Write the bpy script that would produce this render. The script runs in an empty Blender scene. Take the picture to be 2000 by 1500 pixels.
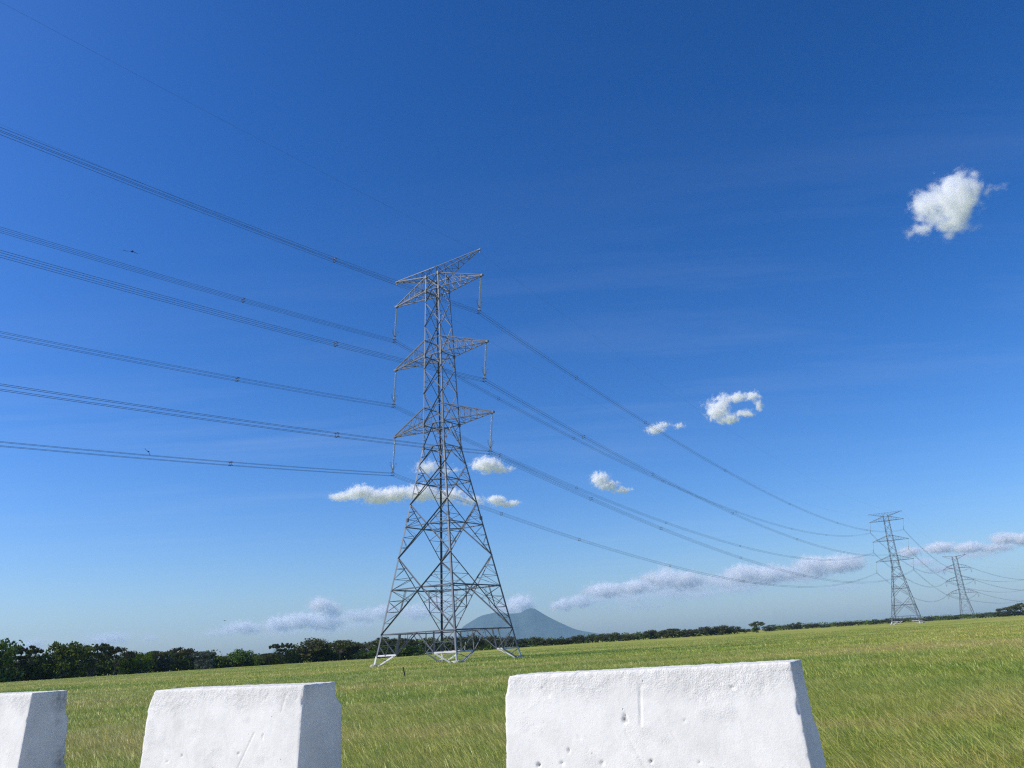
import bpy, bmesh, math, random
import numpy as np
from mathutils import Vector, Matrix, noise as mnoise

SC = bpy.context.scene
COL = SC.collection
RNG = random.Random(7)

# ------------------------------------------------------------ camera
EYE = Vector((0, 0, 2.2))
FOC = 1539.84                       # focal length in photograph pixels (2000 wide)
MR = Matrix(((0.9981580683908845, 0.060666881460798, 0.0),
             (0.01897721858464864, -0.31223401285468544, -0.9498156591631087),
             (-0.057622354004058025, 0.9480661636776632, -0.3128101878272979)))
cam_d = bpy.data.cameras.new('camera')
cam = bpy.data.objects.new('camera', cam_d)
COL.objects.link(cam)
cam.matrix_world = Matrix.Translation(EYE) @ MR.to_4x4()
cam_d.sensor_width = 36
cam_d.lens = 36 * FOC / 2000
cam_d.clip_start = 0.1
cam_d.clip_end = 90000
SC.camera = cam

# ------------------------------------------------------------ world, sun, exposure
SUN_EL, SUN_AZ = 42.0, -100.0       # azimuth clockwise from +Y
world = bpy.data.worlds.new('World')
SC.world = world
world.use_nodes = True
wt = world.node_tree
wt.nodes.clear()
w_out = wt.nodes.new('ShaderNodeOutputWorld')
w_bg = wt.nodes.new('ShaderNodeBackground')
w_sky = wt.nodes.new('ShaderNodeTexSky')
w_sky.sky_type = 'NISHITA'
w_sky.sun_disc = False
w_sky.sun_elevation = math.radians(SUN_EL)
w_sky.sun_rotation = math.radians(SUN_AZ)
w_sky.altitude = 0
w_sky.air_density = 1.0
w_sky.dust_density = 0.9
w_sky.ozone_density = 3.0
w_hs = wt.nodes.new('ShaderNodeHueSaturation')
w_hs.inputs['Saturation'].default_value = 1.18
w_hs.inputs['Hue'].default_value = 0.5
w_g1 = wt.nodes.new('ShaderNodeMixRGB'); w_g1.blend_type = 'MULTIPLY'; w_g1.inputs[0].default_value = 1
w_g1.inputs['Color2'].default_value = (0.11, 0.11, 0.11, 1)
wt.links.new(w_sky.outputs[0], w_g1.inputs['Color1'])
w_gm = wt.nodes.new('ShaderNodeGamma'); w_gm.inputs['Gamma'].default_value = 1.32      # contrast of the camera's deep blue
wt.links.new(w_g1.outputs[0], w_gm.inputs['Color'])
w_g2 = wt.nodes.new('ShaderNodeMixRGB'); w_g2.blend_type = 'MULTIPLY'; w_g2.inputs[0].default_value = 1
w_g2.inputs['Color2'].default_value = (13.4, 13.9, 17.0, 1)
wt.links.new(w_gm.outputs[0], w_g2.inputs['Color1'])
wt.links.new(w_g2.outputs[0], w_hs.inputs['Color'])
w_bg.inputs['Strength'].default_value = 0.10
# thin cirrus streaks high in the whole sky
w_tc = wt.nodes.new('ShaderNodeTexCoord')
w_sep = wt.nodes.new('ShaderNodeSeparateXYZ')
wt.links.new(w_tc.outputs['Generated'], w_sep.inputs[0])


def wmath(op, a, b=None, c=None, clamp=False):
    n = wt.nodes.new('ShaderNodeMath'); n.operation = op; n.use_clamp = clamp
    for i, v in enumerate((a, b, c)):
        if v is None: continue
        if isinstance(v, (int, float)): n.inputs[i].default_value = v
        else: wt.links.new(v, n.inputs[i])
    return n.outputs[0]


w_z = wmath('MAXIMUM', w_sep.outputs['Z'], 0.03)
w_cx = wmath('DIVIDE', w_sep.outputs['X'], w_z)
w_cy = wmath('DIVIDE', w_sep.outputs['Y'], w_z)
w_comb = wt.nodes.new('ShaderNodeCombineXYZ')
wt.links.new(wmath('MULTIPLY', w_cx, 0.30), w_comb.inputs[0])
wt.links.new(wmath('MULTIPLY', w_cy, 1.3), w_comb.inputs[1])
w_n1 = wt.nodes.new('ShaderNodeTexNoise')
w_n1.inputs['Scale'].default_value = 1.4
w_n1.inputs['Detail'].default_value = 7
w_n1.inputs['Roughness'].default_value = 0.62
w_n1.inputs['Distortion'].default_value = 0.35
wt.links.new(w_comb.outputs[0], w_n1.inputs['Vector'])
w_comb2 = wt.nodes.new('ShaderNodeCombineXYZ')
wt.links.new(wmath('MULTIPLY', w_cx, 0.16), w_comb2.inputs[0])
wt.links.new(wmath('MULTIPLY', w_cy, 0.22), w_comb2.inputs[1])
w_comb2.inputs[2].default_value = 9.1
w_n2 = wt.nodes.new('ShaderNodeTexNoise')
w_n2.inputs['Scale'].default_value = 1.0
w_n2.inputs['Detail'].default_value = 2
wt.links.new(w_comb2.outputs[0], w_n2.inputs['Vector'])
w_c1 = wmath('MULTIPLY', wmath('SUBTRACT', w_n1.outputs['Fac'], 0.47), 2.4, clamp=True)
w_c2 = wmath('MULTIPLY', wmath('SUBTRACT', w_n2.outputs['Fac'], 0.42), 3.5, clamp=True)
w_cir = wmath('MULTIPLY', wmath('MULTIPLY', w_c1, w_c2), 0.19, clamp=True)
w_mix = wt.nodes.new('ShaderNodeMixRGB')
w_mix.inputs['Color2'].default_value = (6.2, 7.2, 8.6, 1)
wt.links.new(w_cir, w_mix.inputs['Fac'])
wt.links.new(w_hs.outputs[0], w_mix.inputs['Color1'])
wt.links.new(w_mix.outputs[0], w_bg.inputs['Color'])
wt.links.new(w_bg.outputs[0], w_out.inputs['Surface'])

sun_d = bpy.data.lights.new('sun', 'SUN')
sun_d.energy = 4.7
sun_d.angle = math.radians(0.53)
sun_d.color = (1.0, 0.955, 0.88)
sun = bpy.data.objects.new('sun', sun_d)
COL.objects.link(sun)
_e, _a = math.radians(SUN_EL), math.radians(SUN_AZ)
SUN_DIR = Vector((math.sin(_a) * math.cos(_e), math.cos(_a) * math.cos(_e), math.sin(_e)))
sun.rotation_euler = SUN_DIR.to_track_quat('Z', 'Y').to_euler()
sun.location = (0, 0, 50)

SC.view_settings.view_transform = 'Standard'
SC.view_settings.look = 'None'
SC.view_settings.exposure = 0.0
SC.view_settings.gamma = 1.0
SC.view_settings.use_curve_mapping = False
SC.render.engine = 'CYCLES'
SC.cycles.max_bounces = 10
SC.cycles.diffuse_bounces = 3
SC.cycles.glossy_bounces = 2
SC.cycles.transparent_max_bounces = 12
SC.cycles.volume_bounces = 9
SC.cycles.volume_step_rate = 1.0
SC.cycles.volume_max_steps = 256
SC.cycles.use_denoising = False
SC.cycles.filter_width = 1.25
SC.cycles.use_adaptive_sampling = False
SC.cycles.sample_clamp_indirect = 4.0
SC.cycles.caustics_reflective = False
SC.cycles.caustics_refractive = False


# ------------------------------------------------------------ helpers
def world_ray(x, y):
    """unit-depth direction through photograph pixel (x, y)"""
    return MR @ Vector(((x - 1000) / FOC, -(y - 750) / FOC, -1.0))


def azel(x, y):
    d = world_ray(x, y)
    return math.atan2(d.x, d.y), math.atan2(d.z, math.hypot(d.x, d.y))


def hor(x):
    return 1318.84 - 0.06078 * x


def tag(o, label=None, cat=None, group=None, kind=None):
    if label: o['label'] = label
    if cat: o['category'] = cat
    if group: o['group'] = group
    if kind: o['kind'] = kind
    return o


def link_mesh(name, me, mat=None, parent=None):
    o = bpy.data.objects.new(name, me)
    COL.objects.link(o)
    if mat is not None and not me.materials: me.materials.append(mat)
    if parent is not None: o.parent = parent
    return o


def mesh_from(name, verts, faces, mat=None, parent=None, smooth=False):
    me = bpy.data.meshes.new(name)
    me.from_pydata([tuple(v) for v in verts], [], faces)
    me.validate(); me.update()
    if smooth: me.polygons.foreach_set('use_smooth', [True] * len(me.polygons))
    return link_mesh(name, me, mat, parent)


def empty(name, loc=(0, 0, 0), rz=0.0):
    o = bpy.data.objects.new(name, None)
    COL.objects.link(o)
    o.location = loc
    o.rotation_euler = (0, 0, rz)
    o.empty_display_size = 0.3
    return o


KIDS = {}


def kids(o):
    return [c for c in COL.objects if c.parent == o]


def build_kid_map():
    KIDS.clear()
    for c in COL.objects:
        if c.parent is not None: KIDS.setdefault(c.parent.name, []).append(c)


def copy_tree(o, parent=None):
    c = o.copy()
    COL.objects.link(c)
    c.parent = parent
    for ch in KIDS.get(o.name, []): copy_tree(ch, c)
    return c


# vectorised value noise
_perm = np.random.RandomState(3).permutation(4096)


def vnoise(p, seed=0):
    p = np.asarray(p, float)
    i = np.floor(p).astype(np.int64); f = p - i
    f = f * f * (3 - 2 * f)
    def h(ix, iy, iz):
        a = _perm[(ix + seed * 131) & 4095]
        a = _perm[(a + iy) & 4095]
        return _perm[(a + iz) & 4095] / 4095.0
    r = 0
    for dx in (0, 1):
        for dy in (0, 1):
            for dz in (0, 1):
                w = (f[:, 0] if dx else 1 - f[:, 0]) * (f[:, 1] if dy else 1 - f[:, 1]) * (f[:, 2] if dz else 1 - f[:, 2])
                r = r + w * h(i[:, 0] + dx, i[:, 1] + dy, i[:, 2] + dz)
    return r


def fbm(p, oct=4, seed=0):
    p = np.asarray(p, float)
    s = 0; a = 0.5; t = 0
    for k in range(oct):
        s = s + a * vnoise(p * (2.03 ** k), seed + k); t += a; a *= 0.55
    return s / t


# ------------------------------------------------------------ materials
def new_mat(name):
    m = bpy.data.materials.new(name); m.use_nodes = True
    nt = m.node_tree; nt.nodes.clear()
    out = nt.nodes.new('ShaderNodeOutputMaterial')
    return m, nt, out


class NT:
    """tiny node-building helper"""
    def __init__(s, nt): s.nt = nt
    def n(s, t, **kw):
        x = s.nt.nodes.new(t)
        for k, v in kw.items(): setattr(x, k, v)
        return x
    def set(s, inp, v):
        if hasattr(v, 'is_linked') or hasattr(v, 'links'): s.nt.links.new(v, inp)
        else: inp.default_value = v
    def math(s, op, a, b=None, c=None, clamp=False):
        x = s.n('ShaderNodeMath', operation=op, use_clamp=clamp)
        for i, v in enumerate((a, b, c)):
            if v is not None: s.set(x.inputs[i], v)
        return x.outputs[0]
    def vec(s, op, a, b=None):
        x = s.n('ShaderNodeVectorMath', operation=op)
        s.set(x.inputs[0], a)
        if b is not None: s.set(x.inputs[1], b)
        return x.outputs['Value'] if op in ('LENGTH', 'DISTANCE', 'DOT_PRODUCT') else x.outputs['Vector']
    def noise(s, vec, scale, detail=3, rough=0.5, dist=0.0):
        x = s.n('ShaderNodeTexNoise')
        s.set(x.inputs['Vector'], vec)
        x.inputs['Scale'].default_value = scale; x.inputs['Detail'].default_value = detail
        x.inputs['Roughness'].default_value = rough; x.inputs['Distortion'].default_value = dist
        return x.outputs['Fac']
    def ramp(s, fac, pts, interp='LINEAR'):
        x = s.n('ShaderNodeValToRGB'); s.set(x.inputs[0], fac)
        cr = x.color_ramp; cr.interpolation = interp
        while len(cr.elements) < len(pts): cr.elements.new(0.5)
        for e, (p, c) in zip(cr.elements, pts):
            e.position = p; e.color = (*c, 1) if len(c) == 3 else c
        return x.outputs[0]
    def mix(s, fac, a, b, mode='MIX'):
        x = s.n('ShaderNodeMixRGB', blend_type=mode)
        for i, v in zip((0, 1, 2), (fac, a, b)):
            if isinstance(v, tuple) and len(v) == 3: v = (*v, 1)
            s.set(x.inputs[i], v)
        return x.outputs[0]


def steel_mat(name, base, rust, rust_amt, rough=0.55, metal=0.25):
    m, nt, out = new_mat(name); N = NT(nt)
    tc = N.n('ShaderNodeNewGeometry')
    a = N.noise(tc.outputs['Position'], 0.6, 4, 0.6)
    b = N.noise(tc.outputs['Position'], 5.0, 3, 0.6)
    f = N.math('MULTIPLY', N.math('SUBTRACT', N.math('ADD', a, N.math('MULTIPLY', b, 0.35)), 0.62), rust_amt, clamp=True)
    col = N.mix(f, base, rust)
    p = N.n('ShaderNodeBsdfPrincipled')
    N.set(p.inputs['Base Color'], col)
    p.inputs['Metallic'].default_value = metal; p.inputs['Roughness'].default_value = rough
    nt.links.new(p.outputs[0], out.inputs['Surface'])
    return m


M_STEEL = steel_mat('galvanised_steel', (0.135, 0.152, 0.178), (0.12, 0.108, 0.105), 1.6)
M_STEEL_DK = steel_mat('weathered_steel', (0.125, 0.138, 0.160), (0.14, 0.105, 0.10), 2.0)
M_STEEL_FAR = steel_mat('dull_steel', (0.12, 0.11, 0.13), (0.12, 0.08, 0.08), 3.0)
M_WHITE_STEEL = steel_mat('white_painted_steel', (0.66, 0.66, 0.64), (0.40, 0.36, 0.30), 2.0, 0.5, 0.0)
M_FOOT = steel_mat('footing_concrete', (0.42, 0.39, 0.35), (0.28, 0.24, 0.20), 3.0, 0.9, 0.0)
M_WIRE = steel_mat('conductor_aluminium', (0.09, 0.10, 0.12), (0.07, 0.07, 0.08), 1.0, 0.6, 0.2)
M_DARKMETAL = steel_mat('dark_fittings', (0.10, 0.10, 0.11), (0.12, 0.09, 0.08), 2.0, 0.6, 0.2)


def glass_disc_mat():
    m, nt, out = new_mat('insulator_glaze'); N = NT(nt)
    tc = N.n('ShaderNodeTexCoord')
    f = N.noise(tc.outputs['Object'], 3.0, 2)
    p = N.n('ShaderNodeBsdfPrincipled')
    N.set(p.inputs['Base Color'], N.ramp(f, [(0.3, (0.38, 0.40, 0.42)), (0.7, (0.52, 0.55, 0.57))]))
    p.inputs['Roughness'].default_value = 0.2
    nt.links.new(p.outputs[0], out.inputs['Surface'])
    return m


M_DISC = glass_disc_mat()


def field_tone(N, pos):
    """large patches of green and straw shared by the ground and the blades growing on it"""
    mp = N.n('ShaderNodeMapping'); N.set(mp.inputs['Vector'], pos)
    mp.inputs['Rotation'].default_value = (0, 0, math.radians(-12))
    mp.inputs['Scale'].default_value = (0.35, 1.0, 1.0)
    a = N.noise(mp.outputs[0], 0.055, 4, 0.62, 0.4)
    b = N.noise(pos, 0.6, 4, 0.6)
    return N.math('ADD', N.math('ADD', N.math('MULTIPLY', a, 0.74), N.math('MULTIPLY', b, 0.26)), 0.018)


TONES = [(0.40, (0.140, 0.205, 0.032)), (0.47, (0.225, 0.275, 0.046)), (0.53, (0.320, 0.335, 0.072)), (0.60, (0.41, 0.36, 0.120))]


def ground_mat():
    m, nt, out = new_mat('field_ground'); N = NT(nt)
    g = N.n('ShaderNodeNewGeometry'); pos = g.outputs['Position']
    t = field_tone(N, pos)
    col = N.ramp(t, TONES)
    fine = N.noise(pos, 3.5, 5, 0.75)
    col = N.mix(1.0, col, N.ramp(fine, [(0.32, (0.55, 0.55, 0.5)), (0.66, (1.28, 1.28, 1.2))]), 'MULTIPLY')
    p = N.n('ShaderNodeBsdfPrincipled')
    N.set(p.inputs['Base Color'], col)
    p.inputs['Roughness'].default_value = 0.95
    p.inputs['Specular IOR Level'].default_value = 0.05
    bp = N.n('ShaderNodeBump'); bp.inputs['Strength'].default_value = 0.6; bp.inputs['Distance'].default_value = 0.25
    N.set(bp.inputs['Height'], N.noise(pos, 2.2, 6, 0.75))
    nt.links.new(bp.outputs[0], p.inputs['Normal'])
    nt.links.new(p.outputs[0], out.inputs['Surface'])
    return m


def blade_mat():
    m, nt, out = new_mat('grass_blades'); N = NT(nt)
    g = N.n('ShaderNodeNewGeometry'); pos = g.outputs['Position']
    t = field_tone(N, pos)
    at = N.n('ShaderNodeAttribute', attribute_name='h')
    oi = N.n('ShaderNodeAttribute', attribute_name='rnd')
    t2 = N.math('ADD', t, N.math('MULTIPLY', N.math('SUBTRACT', oi.outputs['Fac'], 0.5), 0.17))
    col = N.ramp(t2, [(0.38, (0.21, 0.35, 0.035)), (0.46, (0.38, 0.48, 0.060)), (0.54, (0.57, 0.58, 0.105)), (0.62, (0.68, 0.57, 0.20))])
    tip = N.math('MULTIPLY', N.math('SUBTRACT', at.outputs['Fac'], 0.62), 1.3, clamp=True)
    col = N.mix(tip, col, (0.66, 0.60, 0.24))
    d = N.n('ShaderNodeBsdfDiffuse'); N.set(d.inputs['Color'], col)
    tr = N.n('ShaderNodeBsdfTranslucent'); N.set(tr.inputs['Color'], col)
    gl = N.n('ShaderNodeBsdfGlossy'); gl.inputs['Roughness'].default_value = 0.45; gl.inputs['Color'].default_value = (1, 1, 1, 1)
    ms = N.n('ShaderNodeMixShader'); ms.inputs[0].default_value = 0.35
    nt.links.new(d.outputs[0], ms.inputs[1]); nt.links.new(tr.outputs[0], ms.inputs[2])
    m2 = N.n('ShaderNodeMixShader'); m2.inputs[0].default_value = 0.04
    nt.links.new(ms.outputs[0], m2.inputs[1]); nt.links.new(gl.outputs[0], m2.inputs[2])
    nt.links.new(m2.outputs[0], out.inputs['Surface'])
    return m


def leaf_mat(name, dark, light, trans=0.25):
    m, nt, out = new_mat(name); N = NT(nt)
    g = N.n('ShaderNodeNewGeometry')
    tc = N.n('ShaderNodeTexCoord')
    oi = N.n('ShaderNodeObjectInfo')
    f = N.noise(g.outputs['Position'], 0.9, 4, 0.65)
    f = N.math('ADD', N.math('MULTIPLY', f, 0.75), N.math('MULTIPLY', g.outputs['Random Per Island'], 0.3))
    col = N.ramp(f, [(0.4, dark), (0.72, light)])
    hs = N.n('ShaderNodeHueSaturation'); N.set(hs.inputs['Color'], col)
    N.set(hs.inputs['Value'], N.math('ADD', 0.75, N.math('MULTIPLY', oi.outputs['Random'], 0.5)))
    N.set(hs.inputs['Hue'], N.math('ADD', 0.475, N.math('MULTIPLY', oi.outputs['Random'], 0.04)))
    d = N.n('ShaderNodeBsdfDiffuse'); N.set(d.inputs['Color'], hs.outputs[0])
    tr = N.n('ShaderNodeBsdfTranslucent'); N.set(tr.inputs['Color'], hs.outputs[0])
    ms = N.n('ShaderNodeMixShader'); ms.inputs[0].default_value = trans
    nt.links.new(d.outputs[0], ms.inputs[1]); nt.links.new(tr.outputs[0], ms.inputs[2])
    nt.links.new(ms.outputs[0], out.inputs['Surface'])
    return m


M_LEAF = leaf_mat('dark_foliage', (0.045, 0.075, 0.018), (0.17, 0.235, 0.055))
M_LEAF_BROWN = leaf_mat('brownish_foliage', (0.048, 0.058, 0.028), (0.155, 0.165, 0.075))
M_LEAF_BRIGHT = leaf_mat('bright_foliage', (0.06, 0.11, 0.008), (0.14, 0.20, 0.022))
M_LEAF_PALE = leaf_mat('feathery_foliage', (0.050, 0.066, 0.030), (0.13, 0.15, 0.075))
M_LEAF_GREY = leaf_mat('silvery_foliage', (0.030, 0.045, 0.026), (0.17, 0.18, 0.15))


def bark_mat():
    m, nt, out = new_mat('bark'); N = NT(nt)
    g = N.n('ShaderNodeNewGeometry')
    f = N.noise(g.outputs['Position'], 4.0, 4)
    p = N.n('ShaderNodeBsdfPrincipled')
    N.set(p.inputs['Base Color'], N.ramp(f, [(0.3, (0.06, 0.045, 0.035)), (0.7, (0.16, 0.13, 0.10))]))
    p.inputs['Roughness'].default_value = 0.9
    nt.links.new(p.outputs[0], out.inputs['Surface'])
    return m


M_BARK = bark_mat()


def simple_mat(name, c1, c2, scale, rough=0.9, bump=0.0, bscale=None):
    m, nt, out = new_mat(name); N = NT(nt)
    g = N.n('ShaderNodeNewGeometry')
    f = N.noise(g.outputs['Position'], scale, 5, 0.6)
    p = N.n('ShaderNodeBsdfPrincipled')
    N.set(p.inputs['Base Color'], N.ramp(f, [(0.3, c1), (0.7, c2)]))
    p.inputs['Roughness'].default_value = rough
    if bump:
        bp = N.n('ShaderNodeBump'); bp.inputs['Strength'].default_value = bump; bp.inputs['Distance'].default_value = 0.02
        N.set(bp.inputs['Height'], N.noise(g.outputs['Position'], bscale or scale * 8, 5, 0.7))
        nt.links.new(bp.outputs[0], p.inputs['Normal'])
    nt.links.new(p.outputs[0], out.inputs['Surface'])
    return m


M_ASPHALT = simple_mat('road_concrete', (0.40, 0.385, 0.36), (0.50, 0.485, 0.455), 3.0, 0.85, 0.5, 90)
M_SHOULDER = simple_mat('shoulder_gravel', (0.34, 0.30, 0.24), (0.46, 0.42, 0.34), 5.0, 0.95, 0.8, 60)
M_MOUNTAIN = simple_mat('mountain_forest', (0.010, 0.020, 0.022), (0.040, 0.055, 0.050), 0.006, 1.0)
M_LINE = simple_mat('road_paint', (0.62, 0.62, 0.60), (0.78, 0.78, 0.75), 6.0, 0.7)

# ------------------------------------------------------------ setting: ground, road, mountain
TH = math.radians(28.5)
RA = Vector((math.cos(TH), -math.sin(TH), 0))       # along the road
RN = Vector((math.sin(TH), math.cos(TH), 0))        # from the road towards the field
ROAD_Z = 1.19
G = 13800.0


def road_pt(s, n, z): return RA * s + RN * n + Vector((0, 0, z))


def build_ground():
    # one sheet: fine grid near the camera, coarse to the horizon
    xs = sorted(set([-G, -8000, -4000, -2000, -1000, -600] + list(range(-400, 401, 20)) + [600, 1000, 2000, 4000, 8000, G]))
    n = len(xs)
    V = []; F = []
    for y in xs:
        for x in xs: V.append((x, y, 0.0))
    for j in range(n - 1):
        for i in range(n - 1):
            a = j * n + i
            F.append((a, a + 1, a + n + 1, a + n))
    o = mesh_from('ground', V, F, ground_mat())
    tag(o, kind='structure')


build_ground()


def build_road():
    prof = [(-24.0, 0.0), (-21.5, ROAD_Z - 0.02), (-20.5, ROAD_Z), (3.4, ROAD_Z), (4.75, ROAD_Z - 0.01), (7.0, 0.0)]
    prof = [(-25.0, -0.4)] + prof + [(8.0, -0.4)]
    V = []; F = []
    ss = list(range(-400, 401, 20))
    for s in ss:
        for (n, z) in prof: V.append(road_pt(s, n, z))
    m = len(prof)
    for j in range(len(ss) - 1):
        for i in range(m - 1):
            a = j * m + i
            F.append((a, a + m, a + m + 1, a + 1))
    o = mesh_from('road_embankment', V, F, M_SHOULDER)
    tag(o, kind='structure')
    # carriageway sheet and edge lines, 4 mm apart
    def strip(name, n0, n1, z, mat, s0=-400, s1=400):
        oo = mesh_from(name, [road_pt(s0, n0, z), road_pt(s1, n0, z), road_pt(s1, n1, z), road_pt(s0, n1, z)], [(0, 1, 2, 3)], mat)
        tag(oo, kind='structure')
    strip('road', -19.5, 3.1, ROAD_Z + 0.004, M_ASPHALT)
    strip('road_edge_line', 2.7, 2.85, ROAD_Z + 0.008, M_LINE)
    strip('road_lane_line', -3.4, -3.25, ROAD_Z + 0.008, M_LINE)


build_road()


def build_mountain():
    # twin-peaked volcano cone, 12 km away
    R = 12000.0
    x0, _ = azel(1020, 1188)
    # silhouette samples: photograph pixel -> height at that azimuth
    sil = [(885, 1266), (895, 1238), (905, 1222), (920, 1213), (935, 1204), (945, 1200), (958, 1197), (972, 1193.5), (985, 1197), (998, 1197), (1012, 1196.5), (1018, 1195), (1027, 1189.5), (1036, 1186), (1045, 1188),
           (1053, 1193), (1066, 1201), (1080, 1208.5), (1095, 1216), (1110, 1223), (1125, 1229), (1140, 1232.5), (1155, 1235), (1175, 1238), (1200, 1246)]
    az0 = math.atan2(0, 1)
    px = []; hz = []
    for (x, y) in sil:
        a, e = azel(x, y)
        px.append(R * math.tan(a - azel(1025, 1200)[0])); hz.append(max(0.0, R * math.tan(e) + 2.2))
    px = np.array(px); hz = np.array(hz)
    ac = azel(1025, 1200)[0]
    cx, cy = R * math.sin(ac), R * math.cos(ac)
    rx = np.array([math.cos(ac), -math.sin(ac)]); ry = np.array([math.sin(ac), math.cos(ac)])
    nu, nv = 110, 60
    us = np.linspace(px[0] - 600, px[-1] + 600, nu); vs = np.linspace(-1300, 1300, nv)
    U, W = np.meshgrid(us, vs)
    prof = np.interp(U, px, hz, left=0, right=0)
    k = np.clip(1 - np.abs(W) / 1300, 0, 1)
    # ridges and gullies running down the slope
    P = np.stack([U.ravel() / 180, W.ravel() / 420, np.zeros(U.size)], 1)
    rg = (fbm(P, 5, 11).reshape(U.shape) - 0.5)
    Hh = prof * (k ** 1.15) + rg * 150 * (prof / (prof.max() + 1)) * (1 - k) * k * 4
    Hh = np.where(prof <= 0.5, -3, Hh) - 3 * (k <= 0.02)
    V = [(cx + rx[0] * u + ry[0] * w, cy + rx[1] * u + ry[1] * w, float(h)) for u, w, h in zip(U.ravel(), W.ravel(), Hh.ravel())]
    F = []
    for j in range(nv - 1):
        for i in range(nu - 1):
            a = j * nu + i
            F.append((a, a + 1, a + nu + 1, a + nu))
    o = mesh_from('mountain', V, F, M_MOUNTAIN, smooth=True)
    tag(o, kind='structure')


build_mountain()


# ------------------------------------------------------------ haze
def build_haze():
    m, nt, out = new_mat('haze_air')
    v = nt.nodes.new('ShaderNodeVolumePrincipled')
    v.inputs['Color'].default_value = (0.42, 0.70, 1.0, 1)
    v.inputs['Density'].default_value = 4.8e-5
    v.inputs['Anisotropy'].default_value = 0.0
    nt.links.new(v.outputs[0], out.inputs['Volume'])
    b = 14000.0; z0, z1 = -1.5, 640.0
    V = [(x, y, z) for z in (z0, z1) for y in (-b, b) for x in (-b, b)]
    F = [(0, 2, 3, 1), (4, 5, 7, 6), (0, 1, 5, 4), (2, 6, 7, 3), (0, 4, 6, 2), (1, 3, 7, 5)]
    o = mesh_from('haze', V, F, m)
    tag(o, kind='stuff')


build_haze()

# ------------------------------------------------------------ clouds
CLOUD_BASE = 1500.0


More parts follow.
